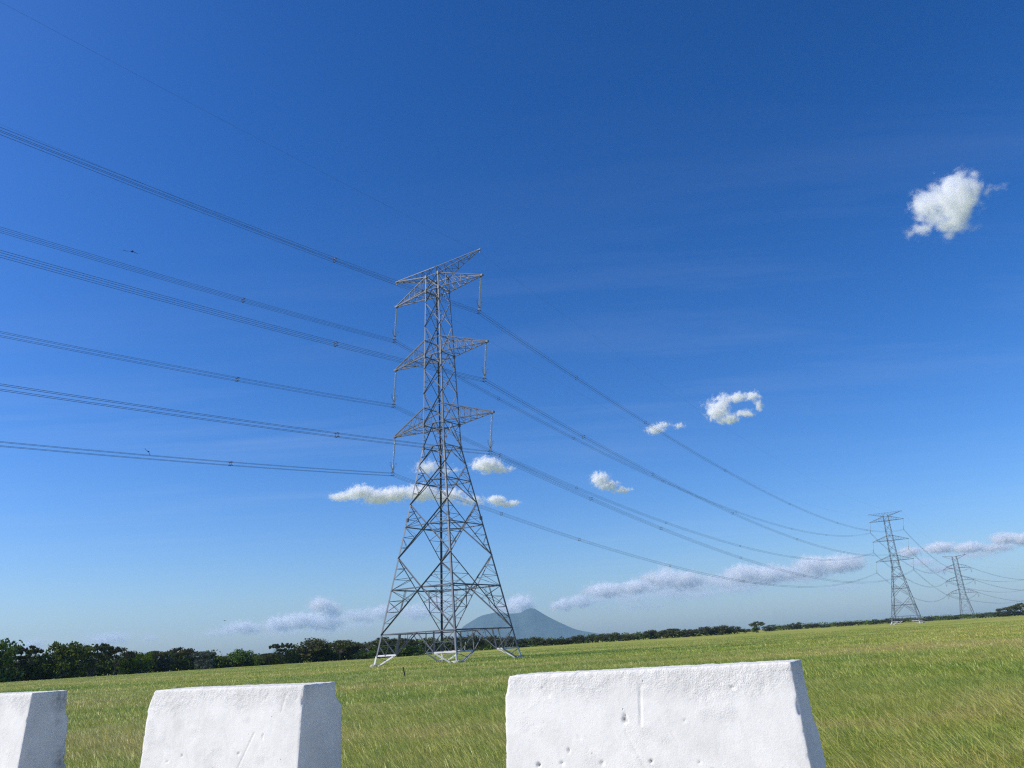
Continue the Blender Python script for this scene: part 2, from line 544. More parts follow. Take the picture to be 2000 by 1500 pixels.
def make_cloud(label, blobs, dens=6.0, thr=0.0, nscale=1.0, wisp=0.9, base=None, group=None, seed=0, thick=0.8, grow=1.3):
    """blobs: (x, y, rx, ry[, weight]) in photograph pixels; they become puffs of a cumulus hanging at one distance, as deep as it is wide"""
    x0 = min(b[0] - b[2] for b in blobs); x1 = max(b[0] + b[2] for b in blobs)
    ymid = sum(b[1] for b in blobs) / len(blobs)
    xm = (x0 + x1) / 2
    az, el = azel(xm, ymid)
    D = (base or CLOUD_BASE) / math.tan(el)
    D = min(D, 42000.0)
    if el < math.radians(7): dens *= .75; grow *= 1.2; wisp += .35; thr += .02; thick = 1.6
    r = Vector((math.cos(az), -math.sin(az), 0)); f = Vector((math.sin(az), math.cos(az), 0)); up = Vector((0, 0, 1))
    tall = grow * (1.3 if el < math.radians(7) else 1.0)
    blobs = [(b[0], b[1], b[2] * grow, b[3] * tall, *b[4:]) for b in blobs]
    center = EYE + f * D + up * (D * math.tan(el))
    def loc(x, y):
        d = world_ray(x, y); t = D / d.dot(f); p = EYE + d * t - center
        return p.dot(r), p.dot(up)
    L = []
    for b in blobs:
        x, y, rx, ry = b[:4]; w = b[4] if len(b) > 4 else 1.0
        px, pz = loc(x, y)
        ax = abs(loc(x + rx, y)[0] - px); azz = abs(loc(x, y - ry)[1] - pz)
        L.append((px, pz, ax, azz, w))
    S = max(l[2] for l in L)                       # unit of the object space
    bx0 = min(l[0] - l[2] * 1.35 for l in L); bx1 = max(l[0] + l[2] * 1.35 for l in L)
    bz0 = min(l[1] - l[3] * 1.45 for l in L); bz1 = max(l[1] + l[3] * 1.45 for l in L)
    by = max(min(l[2], l[3] * 2.2) for l in L) * thick * 1.3
    avg = ((bx1 - bx0) + 2 * by + (bz1 - bz0)) / 3
    V = [(x / S, y / S, z / S) for z in (bz0, bz1) for y in (-by, by) for x in (bx0, bx1)]
    F = [(0, 2, 3, 1), (4, 5, 7, 6), (0, 1, 5, 4), (2, 6, 7, 3), (0, 4, 6, 2), (1, 3, 7, 5)]
    m, nt, out = new_mat('cloud_vapour'); N = NT(nt)
    tc = N.n('ShaderNodeTexCoord'); P = tc.outputs['Object']
    mean_h = sum(l[3] for l in L) / len(L) / S
    m.cycles.volume_step_rate = max(0.2, min(1.0, 4.6 * mean_h * S / avg))
    offs = N.vec('ADD', P, (seed * 7.3, seed * 3.1, 0.0))
    # domain warp so puffs lose their ellipsoid outline
    wn = N.n('ShaderNodeTexNoise'); N.set(wn.inputs['Vector'], offs)
    wn.inputs['Scale'].default_value = 0.9 / mean_h * 0.8 * nscale; wn.inputs['Detail'].default_value = 2
    wv = N.vec('MULTIPLY', N.vec('SUBTRACT', wn.outputs['Color'], (0.5, 0.5, 0.5)), (mean_h * 0.9,) * 3)
    Pw = N.vec('ADD', P, wv)
    field = None
    for (px, pz, ax, azz, w) in L:
        ay = min(ax, azz * 2.2) * thick
        q = N.vec('DIVIDE', N.vec('SUBTRACT', Pw, (px / S, 0, pz / S)), (ax / S, ay / S, azz / S))
        d = N.math('MULTIPLY', N.math('SUBTRACT', 1.0, N.vec('LENGTH', q)), w)
        field = d if field is None else N.math('SMOOTH_MAX', field, d, 0.15)
    fb = N.noise(Pw, 2.1 / mean_h * nscale, 6, 0.66)
    vo = N.n('ShaderNodeTexVoronoi'); vo.feature = 'SMOOTH_F1'; N.set(vo.inputs['Vector'], N.vec('ADD', Pw, (seed * 5.1, seed, 0)))
    vo.inputs['Scale'].default_value = 1.7 / mean_h * nscale; vo.inputs['Smoothness'].default_value = 0.35
    if 'Detail' in vo.inputs: vo.inputs['Detail'].default_value = 1.5
    bil = N.math('SUBTRACT', 0.52, vo.outputs['Distance'])
    fld = N.math('ADD', field, N.math('ADD', N.math('MULTIPLY', N.math('SUBTRACT', fb, 0.50), wisp * 2.2), N.math('MULTIPLY', bil, 0.55)))
    fld = N.math('SUBTRACT', fld, thr - 0.03)
    den = N.math('POWER', N.math('MULTIPLY', fld, 1.6, clamp=True), 1.7)
    den = N.math('MULTIPLY', den, 1.15 * dens / (mean_h * S))
    v = N.n('ShaderNodeVolumePrincipled')
    v.inputs['Color'].default_value = (1.0, 1.0, 1.0, 1)
    v.inputs['Anisotropy'].default_value = 0.0
    N.set(v.inputs['Density'], den)
    nt.links.new(v.outputs[0], out.inputs['Volume'])
    o = mesh_from('cloud', V, F, m)
    o.location = center; o.rotation_euler = (0, 0, -az); o.scale = (S, S, S)
    tag(o, label, 'cloud', group)
    return o


CL = [
 ('large white puffy cloud alone in the deep blue at the upper right', [(1862, 388, 62, 50, 1.2), (1812, 400, 42, 32), (1806, 445, 42, 22, .7), (1868, 350, 22, 20), (1905, 368, 24, 26), (1860, 430, 60, 28, .8), (1940, 372, 44, 9, .45)], dict(dens=2.3, wisp=.7, thick=.9, grow=1.16, nscale=.8)),
 ('ring shaped white cloud with a blue hole, right of the tower', [(1402, 803, 27, 22), (1412, 785, 18, 18), (1440, 776, 26, 11), (1468, 774, 13, 14), (1424, 818, 26, 11), (1454, 808, 26, 9), (1395, 790, 26, 14, .5), (1483, 792, 12, 13, .9), (1470, 775, 20, 11)], dict(dens=3.2, wisp=.65, grow=1.15)),
 ('small faint cloud crossed by the upper wires', [(1280, 839, 20, 9, .8), (1295, 830, 16, 7, .7), (1325, 831, 12, 6, .7)], dict(dens=2.2, wisp=.7)),
 ('small white wedge shaped cloud between the two wire groups', [(1172, 936, 19, 14), (1188, 948, 20, 10), (1215, 957, 20, 6)], dict(dens=4.0, wisp=.65)),
 ('white cloud right beside the tower body, above the small flat one', [(950, 908, 30, 14), (978, 916, 22, 9, .8)], dict(dens=4.0, wisp=.65)),
 ('thin cloud seen through the tower lattice below the waist', [(835, 913, 26, 13, .7), (875, 918, 22, 8, .5)], dict(dens=2.4, wisp=.75)),
 ('small flat cloud just right of the tower, lower of two', [(970, 976, 18, 8), (990, 984, 26, 6)], dict(dens=4.0, wisp=.6)),
 ('long lumpy white cloud running into the tower from the left', [(668, 970, 24, 9), (705, 962, 30, 13), (735, 970, 30, 14), (770, 965, 30, 15), (820, 962, 34, 15), (870, 968, 40, 12, .8), (918, 978, 32, 10, .6)], dict(dens=4.6, wisp=.6)),
 ('small curled cloud rising above the left cloud bank', [(626, 1182, 22, 9), (648, 1192, 18, 9, .8)], dict(dens=2.6, wisp=.7)),
 ('long low cloud bank above the left tree line', [(635, 1212, 30, 12), (590, 1212, 42, 10), (545, 1219, 28, 10), (475, 1226, 36, 9, .9), (425, 1236, 34, 6, .7)], dict(dens=2.6, wisp=.6)),
 ('low cloud behind the left leg of the tower', [(700, 1203, 34, 9, .9), (745, 1196, 26, 10, .9), (815, 1195, 34, 10, .8), (860, 1180, 24, 14, .6)], dict(dens=2.2, wisp=.65)),
 ('white cloud sitting on the mountain summit', [(1018, 1180, 22, 12), (990, 1187, 22, 7, .8)], dict(dens=4.0, wisp=.5)),
 ('pair of small puffs just right of the mountain summit', [(1085, 1183, 10, 7), (1104, 1180, 15, 9), (1128, 1170, 18, 6, .8), (1135, 1179, 18, 6, .8)], dict(dens=2.6, wisp=.6)),
 ('flat based cloud low over the middle of the field', [(1180, 1153, 36, 9), (1240, 1146, 24, 9)], dict(dens=3.2, wisp=.6)),
 ('towering twin puff cloud in the middle of the right bank', [(1272, 1130, 18, 9), (1300, 1128, 22, 14), (1335, 1133, 34, 11)], dict(dens=3.4, wisp=.55)),
 ('wide cloud of the right bank crossed by the lowest wires', [(1452, 1121, 34, 11), (1500, 1122, 44, 11), (1550, 1120, 34, 9, .8), (1420, 1140, 20, 8, .6)], dict(dens=3.0, wisp=.6)),
 ('cloud of the right bank nearest the second tower', [(1585, 1104, 30, 11), (1640, 1101, 44, 11), (1600, 1115, 30, 8, .7)], dict(dens=3.2, wisp=.6)),
 ('thin broken cloud beneath the wide cloud of the right bank', [(1370, 1160, 40, 6, .6), (1440, 1150, 40, 7, .6), (1560, 1128, 30, 5, .6), (1650, 1148, 30, 5, .5)], dict(dens=1.6, wisp=.8)),
 ('small cloud behind the top of the second tower', [(1775, 1078, 20, 6)], dict(dens=3.0, wisp=.6)),
 ('flat bright cloud above the third tower', [(1835, 1070, 28, 7), (1890, 1070, 30, 7), (1945, 1069, 40, 6, .8)], dict(dens=3.2, wisp=.55)),
 ('bright cloud cut by the right edge, higher of two', [(1962, 1052, 26, 7), (1998, 1052, 26, 7)], dict(dens=3.6, wisp=.5)),
 ('pale smear of cloud low between the mountain and the right bank', [(1160, 1172, 40, 6, .6), (1235, 1168, 46, 8, .6), (1310, 1158, 50, 9, .7), (1250, 1185, 60, 6, .5)], dict(dens=1.3, wisp=.7)),
 ('greyish veil joining the puffs of the right bank', [(1210, 1158, 40, 7, .6), (1270, 1146, 40, 9, .7), (1345, 1146, 50, 8, .7), (1400, 1134, 50, 9, .7), (1480, 1134, 60, 8, .7), (1570, 1125, 50, 8, .6)], dict(dens=1.8, wisp=.65)),
 ('thin cloud low between the second and third towers', [(1800, 1098, 30, 6, .7), (1840, 1112, 34, 6, .6), (1900, 1084, 50, 6, .6)], dict(dens=1.5, wisp=.7)),
 ('pale broken cloud low above the big domed tree', [(560, 1236, 50, 6, .6), (640, 1232, 50, 6, .6), (700, 1222, 40, 6, .6)], dict(dens=1.1, wisp=.7)),
 ('faint low cloud over the trees at the far left', [(60, 1258, 30, 7, .8), (210, 1248, 40, 9, .7), (292, 1247, 14, 5, .7)], dict(dens=1.6, wisp=.7)),
]
for i, (lab, blobs, kw) in enumerate(CL):
    make_cloud(lab, blobs, seed=i + 1, **kw)

# ------------------------------------------------------------ lattice towers
L_OUT = []


def bar_geo(A, B, w, ref=(0, 0, 1), t=None):
    """an L-section steel angle from A to B"""
    A = Vector(A); B = Vector(B); d = (B - A).normalized(); ref = Vector(ref)
    x = ref - d * ref.dot(d)
    if x.length < 1e-4: x = d.orthogonal()
    x.normalize(); y = d.cross(x)
    t = t or w * 0.16
    pr = [(0, 0), (w, 0), (w, t), (t, t), (t, w), (0, w)]
    V = [P + x * (a - w * .3) + y * (b - w * .3) for P in (A, B) for (a, b) in pr]
    F = [(i, (i + 1) % 6, 6 + (i + 1) % 6, 6 + i) for i in range(6)] + [(5, 4, 3, 2, 1, 0), (6, 7, 8, 9, 10, 11)]
    return V, F


class Geo:
    def __init__(s): s.V = []; s.F = []
    def add(s, vf):
        o = len(s.V); s.V += list(vf[0]); s.F += [tuple(i + o for i in f) for f in vf[1]]
    def box(s, c, dx, dy, dz):
        o = len(s.V)
        for z in (-dz, dz):
            for y in (-dy, dy):
                for x in (-dx, dx): s.V.append(Vector(c) + Vector((x, y, z)))
        s.F += [tuple(i + o for i in f) for f in [(0, 2, 3, 1), (4, 5, 7, 6), (0, 1, 5, 4), (2, 6, 7, 3), (0, 4, 6, 2), (1, 3, 7, 5)]]
    def tube(s, P, r, n=6, caps=True):
        o = len(s.V); m = len(P); P = [Vector(p) for p in P]
        rr = r if isinstance(r, (list, tuple)) else [r] * m
        for i, p in enumerate(P):
            d = (P[min(i + 1, m - 1)] - P[max(i - 1, 0)]).normalized()
            x = d.cross(Vector((0.123, 0.05, 1))).normalized(); y = d.cross(x)
            for k in range(n):
                a = 2 * math.pi * k / n
                s.V.append(p + x * (math.cos(a) * rr[i]) + y * (math.sin(a) * rr[i]))
        for i in range(m - 1):
            for k in range(n):
                s.F.append((o + i * n + k, o + i * n + (k + 1) % n, o + (i + 1) * n + (k + 1) % n, o + (i + 1) * n + k))
        if caps:
            s.F.append(tuple(o + k for k in range(n))[::-1]); s.F.append(tuple(o + (m - 1) * n + k for k in range(n)))
    def obj(s, name, mat, parent=None, smooth=False):
        return mesh_from(name, s.V, s.F, mat, parent, smooth)


def bar(name, A, B, w, mat, parent, ref=(0, 0, 1)):
    V, F = bar_geo(A, B, w, ref)
    return mesh_from(name, V, F, mat, parent)


Z2, Z3, Z4, Z5, Z6, BL, BU, ML, MU, TL, TU, ZR = 4.59, 11.0, 20.54, 27.58, 33.25, 37.11, 40.13, 49.21, 52.13, 61.29, 64.05, 66.21
M34, M45, M56, QA, QB, QC, QD = 15.78, 24.08, 30.31, 42.54, 46.89, 54.68, 59.13
HA, HB, HC = 7.876, 2.232, 1.415
ARM_T, ARM_M, ARM_B, ARM_E = 9.53, 9.93, 10.35, 9.53


def hw(z):
    if z < Z6: return HA + (HB - HA) * z / Z6
    return HB + (HC - HB) * (z - Z6) / (TU - Z6)


def lerp(a, b, t): return Vector(a) * (1 - t) + Vector(b) * t


def build_arm(root, s, zl, zu, e, n=5, up_ref=1.0):
    g = Geo()
    hl, hu = hw(zl), hw(zu)
    tip = Vector((s * e, 0, zl))
    lo = [Vector((s * hl, y * hl, zl)) for y in (-1, 1)]
    hi = [Vector((s * hu, y * hu, zu)) for y in (-1, 1)]
    tl = [tip + Vector((0, y * 0.12, 0)) for y in (-1, 1)]
    th = [tip + Vector((0, y * 0.12, 0.15)) for y in (-1, 1)]
    for i in (0, 1):
        g.add(bar_geo(lo[i], tl[i], 0.17)); g.add(bar_geo(hi[i], th[i], 0.15))
    g.box(tip + Vector((s * 0.1, 0, 0.05)), 0.28, 0.2, 0.16)
    arm = g.obj('crossarm', M_STEEL_DK, root)
    for k in range(1, n + 1):
        t = k / (n + 0.6); t0 = (k - 1) / (n + 0.6)
        a0, a1 = lerp(lo[0], tl[0], t), lerp(lo[1], tl[1], t)
        p0, p1 = lerp(lo[0], tl[0], t0), lerp(lo[1], tl[1], t0)
        bar('lacing_bar', a0, a1, 0.062, M_STEEL, arm)
        if k % 2: bar('lacing_bar', p0, a1, 0.062, M_STEEL, arm)
        else: bar('lacing_bar', p1, a0, 0.062, M_STEEL, arm)
        for i in (0, 1):
            b = lerp(hi[i], th[i], t); a = (a0, a1)[i]
            if k < n: bar('lacing_bar', a, b, 0.058, M_STEEL, arm, (0, 1, 0))
            if k <= n - 1: bar('lacing_bar', a, lerp(hi[i], th[i], t0), 0.058, M_STEEL, arm, (0, 1, 0))
    b0, b1 = lerp(hi[0], th[0], .32), lerp(hi[1], th[1], .32)
    bar('lacing_bar', b0, b1, 0.080, M_STEEL, arm)
    bar('lacing_bar', lerp(hi[0], th[0], .6), lerp(hi[1], th[1], .6), 0.070, M_STEEL, arm)
    return arm


def build_tower():
    root = empty('transmission_tower')
    SG = {'L': (-1, -1), 'F': (1, -1), 'R': (1, 1), 'B': (-1, 1)}
    def P(c, z):
        h = hw(z); return Vector((SG[c][0] * h, SG[c][1] * h, z))
    def C(c, d, z): return (P(c, z) + P(d, z)) / 2
    # legs
    for c, (sx, sy) in SG.items():
        g = Geo()
        for (z0, z1, w) in ((1.56, Z4, .27), (Z4, Z6, .24), (Z6, ML, .20), (ML, TU, .17)):
            A, B = P(c, z0), P(c, z1)
            d = (B - A).normalized()
            x = Vector((-sx, 0, 0)); y = Vector((0, -sy, 0))
            t = w * .14
            pr = [(0, 0), (w, 0), (w, t), (t, t), (t, w), (0, w)]
            o = len(g.V)
            for Q in (A, B):
                for (a, b) in pr: g.V.append(Q + x * (a - t) + y * (b - t))
            g.F += [(o + i, o + (i + 1) % 6, o + 6 + (i + 1) % 6, o + 6 + i) for i in range(6)] + [tuple(o + i for i in range(6))[::-1], tuple(o + 6 + i for i in range(6))]
        # splice and gusset plates
        for z in (Z4 + 1.1, BL, ML, TL, TU, Z6):
            g.box(P(c, z) + Vector((-sx * .06, -sy * .06, 0)), .17, .17, .28)
        leg = g.obj('leg', M_STEEL, root)
        # white painted bottom with its concrete stub
        g = Geo()
        A, B = P(c, -0.1), P(c, 1.60)
        g.add(bar_geo(A, B, .31, (-sx, 0, 0)))
        g.obj('white_leg_foot', M_WHITE_STEEL, leg)
        g = Geo()
        n = 10; o = 0
        base = P(c, 0)
        for k, (r, z) in enumerate(((.62, -.2), (.60, .28), (.52, .42), (.30, .52))):
            for i in range(n):
                a = 2 * math.pi * i / n
                g.V.append(Vector((base.x + r * math.cos(a), base.y + r * math.sin(a), z)))
        for k in range(3):
            for i in range(n): g.F.append((k * n + i, k * n + (i + 1) % n, (k + 1) * n + (i + 1) % n, (k + 1) * n + i))
        g.F.append(tuple(3 * n + i for i in range(n)))
        g.obj('footing', M_FOOT, leg)
    sec = Geo()
    faces = (('L', 'F'), ('F', 'R'), ('R', 'B'), ('B', 'L'))
    for (c, d) in faces:
        nrm = (P(c, 0) + P(d, 0)); nrm.z = 0; nrm.normalize()
        def hb(A, B, w, mat=M_STEEL, nm='horizontal_brace'): bar(nm, A, B, w, mat, root, (0, 0, 1))
        def db(A, B, w, mat=M_STEEL, nm='diagonal_brace', off=0.0): bar(nm, A + nrm * off, B + nrm * off, w, mat, root, nrm)
        # horizontals
        for z, w in ((Z2, .17), (Z3, .19), (Z4, .16), (Z5, .15), (Z6, .13), (BL, .15), (BU, .13), (ML, .14), (MU, .13), (TL, .14), (TU, .14)):
            hb(P(c, z), P(d, z), w, M_STEEL_DK if z in (Z2, Z3) else M_STEEL)
        # crossed panels
        def X(za, zb, w):
            db(P(c, za), P(d, zb), w, off=.05); db(P(d, za), P(c, zb), w, off=-.08)
        X(Z2, M34, .17); X(M34, M45, .16); X(M45, M56, .14)
        db(P(c, M56), C(c, d, Z6), .13); db(P(d, M56), C(c, d, Z6), .13)
        db(P(c, Z6), C(c, d, BL), .13); db(P(d, Z6), C(c, d, BL), .13)
        X(BL, QA, .12); X(QA, QB, .12)
        db(P(c, QB), C(c, d, ML), .11); db(P(d, QB), C(c, d, ML), .11)
        X(ML, QC, .11); X(QC, QD, .11)
        db(P(c, QD), C(c, d, TL), .10); db(P(d, QD), C(c, d, TL), .10)
        X(TL, TU, .10)
        # leg extension: quarter posts, white strut, white toe brace
        mid = C(c, d, Z2)
        for (p, q) in ((c, d), (d, c)):
            zs = 1.62
            leg = P(p, zs)
            dirv = (P(q, zs) - leg).normalized()
            end = leg + dirv * 4.0
            hb(leg, end, .22, M_WHITE_STEEL, 'white_strut')
            foot = P(p, 0.35) + dirv * 1.25
            db(end, foot, .20, M_WHITE_STEEL, 'white_toe_brace')
            bar('white_toe_brace', P(p, .45), foot, .12, M_WHITE_STEEL, root, nrm)
            gg = Geo(); gg.tube([foot + Vector((0, 0, -.6)) - dirv * .2, foot + Vector((0, 0, .02))], [.34, .26], 8)
            gg.obj('toe_footing', M_FOOT, root)
            top = P(p, Z2); topq = lerp(top, P(q, Z2), .27)
            db(end, topq, .10); db(end + dirv * .14, topq + dirv * .16, .09)
            db(end, mid, .12)
            db(top, end, .10)
            sec.add(bar_geo(lerp(leg, top, .5), lerp(end, topq, .48), 0.060, nrm))
            sec.add(bar_geo(lerp(leg, end, .45), lerp(leg, top, .5), 0.060, nrm))
            sec.add(bar_geo(lerp(leg, end, .45), lerp(end, top, .45), 0.060, nrm))
            sec.add(bar_geo(lerp(end, mid, .5), lerp(top, P(q, Z2), .38), 0.060, nrm))
            sec.add(bar_geo(leg + Vector((0, 0, -.1)), lerp(end, foot, .6), 0.060, nrm))
            # secondary bracing in the triangles between leg and diagonal
            def tri(z0, z1, apex_leg_z, node, n):
                # leg from z0 to z1; the diagonal runs from leg(apex) to node (on the ring)
                apex = P(p, apex_leg_z); other = P(p, z1 if apex_leg_z == z0 else z0)
                prev = other
                for k in range(1, n):
                    t = k / n
                    a = lerp(other, apex, t); b = lerp(node, apex, t)
                    sec.add(bar_geo(a, b, 0.064, nrm))
                    sec.add(bar_geo(a if k % 2 else b, lerp(node, apex, (k + 1) / n) if k % 2 else lerp(other, apex, (k + 1) / n), 0.056, nrm))
                sec.add(bar_geo(other, lerp(node, apex, 1 / n), 0.064, nrm))
            tri(Z2, Z3, Z2, C(c, d, Z3), 4)
            tri(Z3, M34, M34, C(c, d, Z3), 3)
            tri(M34, Z4, M34, C(c, d, Z4), 3)
            tri(Z4, M45, M45, C(c, d, Z4), 3)
            tri(M45, Z5, M45, C(c, d, Z5), 2)
            tri(Z5, M56, M56, C(c, d, Z5), 2)
            tri(M56, Z6, M56, C(c, d, Z6), 2)
            tri(Z6, BL, Z6, C(c, d, BL), 3)
            for (a0, a1, rr) in ((BL, QA, BU), (QA, QB, None), (QB, ML, None), (ML, QC, MU), (QC, QD, None), (QD, TL, None)):
                zm = (a0 + a1) / 2
                inn = lerp(P(p, zm), P(q, zm), .26)
                sec.add(bar_geo(P(p, zm), inn, 0.053, nrm))
                if rr is None: sec.add(bar_geo(P(p, zm - (a1 - a0) * .22), lerp(P(p, zm - (a1 - a0) * .22), P(q, zm - (a1 - a0) * .22), .15), 0.045, nrm))
            # posts hung from ring three onto the big diagonal
            b = lerp(C(c, d, Z3), P(p, Z2), .5)
            for tt in (.42, .46):
                sec.add(bar_geo(lerp(P(p, Z3), P(q, Z3), tt * .6), b, 0.060, nrm))
    # diaphragms between the face centres
    cc = [(faces[i], faces[(i + 1) % 4]) for i in range(4)]
    for z, w in ((Z2, .10), (Z3, .13), (Z4, .12), (Z5, .10), (Z6, .09), (BL, .09), (ML, .09), (TL, .09)):
        for (f1, f2) in cc:
            bar('diaphragm_brace', C(*f1, z), C(*f2, z), w, M_STEEL, root)
    for (f1, f2) in cc:
        sh = f1[1]
        a, b = C(*f1, Z3), C(*f2, Z3)
        low = P(sh, (Z2 + Z3) / 2)
        sec.add(bar_geo(a, low, 0.068)); sec.add(bar_geo(b, low, 0.068))
    o = sec.obj('secondary_bracing', M_STEEL, root); o['kind'] = 'stuff'
    # conductor crossarms
    for s in (-1, 1):
        build_arm(root, s, BL, BU, ARM_B); build_arm(root, s, ML, MU, ARM_M); build_arm(root, s, TL, TU, ARM_T)
        # earth wire arm
        g = Geo()
        h = HC
        tip = Vector((s * ARM_E, 0, ZR)); rid = Vector((0, 0, ZR + .03))
        lo = [Vector((s * h, y * h, TU)) for y in (-1, 1)]
        for i in (0, 1): g.add(bar_geo(lo[i], tip + Vector((0, (-.08, .08)[i], 0)), .15))
        g.add(bar_geo(rid, tip + Vector((0, 0, .1)), .12))
        for y in (-1, 1): g.add(bar_geo(Vector((s * h, y * h, TU)), Vector((s * .12, y * .12, ZR)), .11))
        g.box(tip, .2, .12, .12)
        g.box(tip + Vector((0, 0, -.3)), .05, .05, .3)
        arm = g.obj('earth_wire_arm', M_STEEL, root)
        for k in range(1, 6):
            t = k / 6; t0 = (k - 1) / 6
            r1 = lerp(rid, tip, t)
            a = [lerp(lo[i], tip, t) for i in (0, 1)]; p = [lerp(lo[i], tip, t0) for i in (0, 1)]
            bar('lacing_bar', a[0], a[1], 0.058, M_STEEL, arm)
            bar('lacing_bar', p[k % 2], a[1 - k % 2], 0.052, M_STEEL, arm)
            for i in (0, 1):
                bar('lacing_bar', a[i], r1, 0.052, M_STEEL, arm)
                bar('lacing_bar', p[i], r1, 0.052, M_STEEL, arm)
    return root


T1 = Vector((-12.019, 125.532, 0)); YAW1 = -0.58924
T2 = Vector((226.45, 494.935, 0.0)); YAW2 = -0.561524
tower1 = build_tower()
build_kid_map()
tower2 = copy_tree(tower1)
tower1.location = T1; tower1.rotation_euler = (0, 0, YAW1)
tower2.location = T2; tower2.rotation_euler = (0, 0, YAW2); tower2.scale = (1, 1, 1.0)
tag(tower1, 'tall near lattice pylon with white painted feet standing in the middle of the field', 'pylon', 'lattice pylons of the power line')
tag(tower2, 'distant lattice pylon at the right, larger of the two small ones', 'pylon', 'lattice pylons of the power line')


def build_far_tower(loc, yaw, label, scale=1.0):
    """another family of pylon: flat top beam and arms whose tips droop"""
    root = empty('tension_tower', loc, yaw)
    tag(root, label, 'pylon', 'lattice pylons of the power line')
    H0, W0, ZW, WW, ZT, WT = 0.0, 6.0, 23.0, 2.5, 60.0, 1.9
    def h(z): return W0 + (WW - W0) * z / ZW if z < ZW else WW + (WT - WW) * (z - ZW) / (ZT - ZW)
    SG = ((-1, -1), (1, -1), (1, 1), (-1, 1))
    def P(i, z): return Vector((SG[i][0] * h(z), SG[i][1] * h(z), z))
    for i in range(4):
        g = Geo(); g.add(bar_geo(P(i, 0), P(i, ZW), .30)); g.add(bar_geo(P(i, ZW), P(i, ZT), .26))
        leg = g.obj('leg', M_STEEL_FAR, root)
        g = Geo(); g.box(P(i, .35), .9, .9, .55); g.obj('footing', M_WHITE_STEEL, leg)
    lv = [0, 8, 16, 23, 28, 33, 37, 41, 45, 49, 53, 60]
    for i in range(4):
        j = (i + 1) % 4
        nrm = (P(i, 0) + P(j, 0)).normalized()
        for a, b in zip(lv[:-1], lv[1:]):
            bar('diagonal_brace', P(i, a), P(j, b), .12, M_STEEL_FAR, root, nrm)
            bar('diagonal_brace', P(j, a), P(i, b), .12, M_STEEL_FAR, root, nrm)
            bar('horizontal_brace', P(i, b), P(j, b), .14, M_STEEL_FAR, root)
    for s in (-1, 1):
        for z, e in ((24.8, 13.4), (37.0, 12.8), (49.0, 12.2)):
            g = Geo(); hh = h(z)
            tip = Vector((s * e, 0, z - .6))
            for y in (-1, 1):
                g.add(bar_geo((s * hh, y * hh, z), tip, .30))
                elbow = Vector((s * e * .62, y * .5, z + 2.0))
                g.add(bar_geo((s * h(z + 3), y * h(z + 3), z + 3.4), elbow, .30))
                g.add(bar_geo(elbow, tip, .30))
                for k in (.3, .5, .7):
                    g.add(bar_geo(lerp((s * hh, y * hh, z), tip, k), lerp((s * hh, y * hh, z + 3.2), elbow, min(1, k / .62)), .13))
            g.obj('crossarm', M_STEEL_FAR, root)
        g = Geo()
        for y in (-1, 1):
            g.add(bar_geo((s * 1.35, y * 1.35, 60.0), (s * 10.8, 0, 61.3), .30)); g.add(bar_geo((s * 1.35, y * 1.35, 57.0), (s * 10.8, 0, 61.3), .18))
        g.obj('earth_wire_arm', M_STEEL_FAR, root)
    root.scale = (scale,) * 3
    return root


T3 = Vector((434, 817, 0)); YAW3 = -0.66
T4 = Vector((672, 1052, 0)); YAW4 = -0.80
tower3 = build_far_tower(T3, YAW3, 'farthest small lattice pylon with drooping arms near the right edge')
tower4 = build_far_tower(T4, YAW4, 'pylon cut off by the right edge with only arm tips showing', 0.97)

# ------------------------------------------------------------ insulator strings, conductors
ZUP = Vector((0, 0, 1))
U1 = Vector((math.cos(YAW1), math.sin(YAW1), 0)); V1 = Vector((-math.sin(YAW1), math.cos(YAW1), 0))
U2 = Vector((math.cos(YAW2), math.sin(YAW2), 0)); V2 = Vector((-math.sin(YAW2), math.cos(YAW2), 0))
SWU, SWV, STR = -0.161, 0.055, 6.3
HANG = (U1 * SWU + V1 * SWV - ZUP * math.sqrt(1 - SWU ** 2 - SWV ** 2))
ARMS = {'T': (TL, ARM_T), 'M': (ML, ARM_M), 'B': (BL, ARM_B)}
NAMES = {'T': 'top', 'M': 'middle', 'B': 'bottom'}


def tip_of(T, U, side, lv):
    z, e = ARMS[lv]
    return T + U * (e * side) + ZUP * z


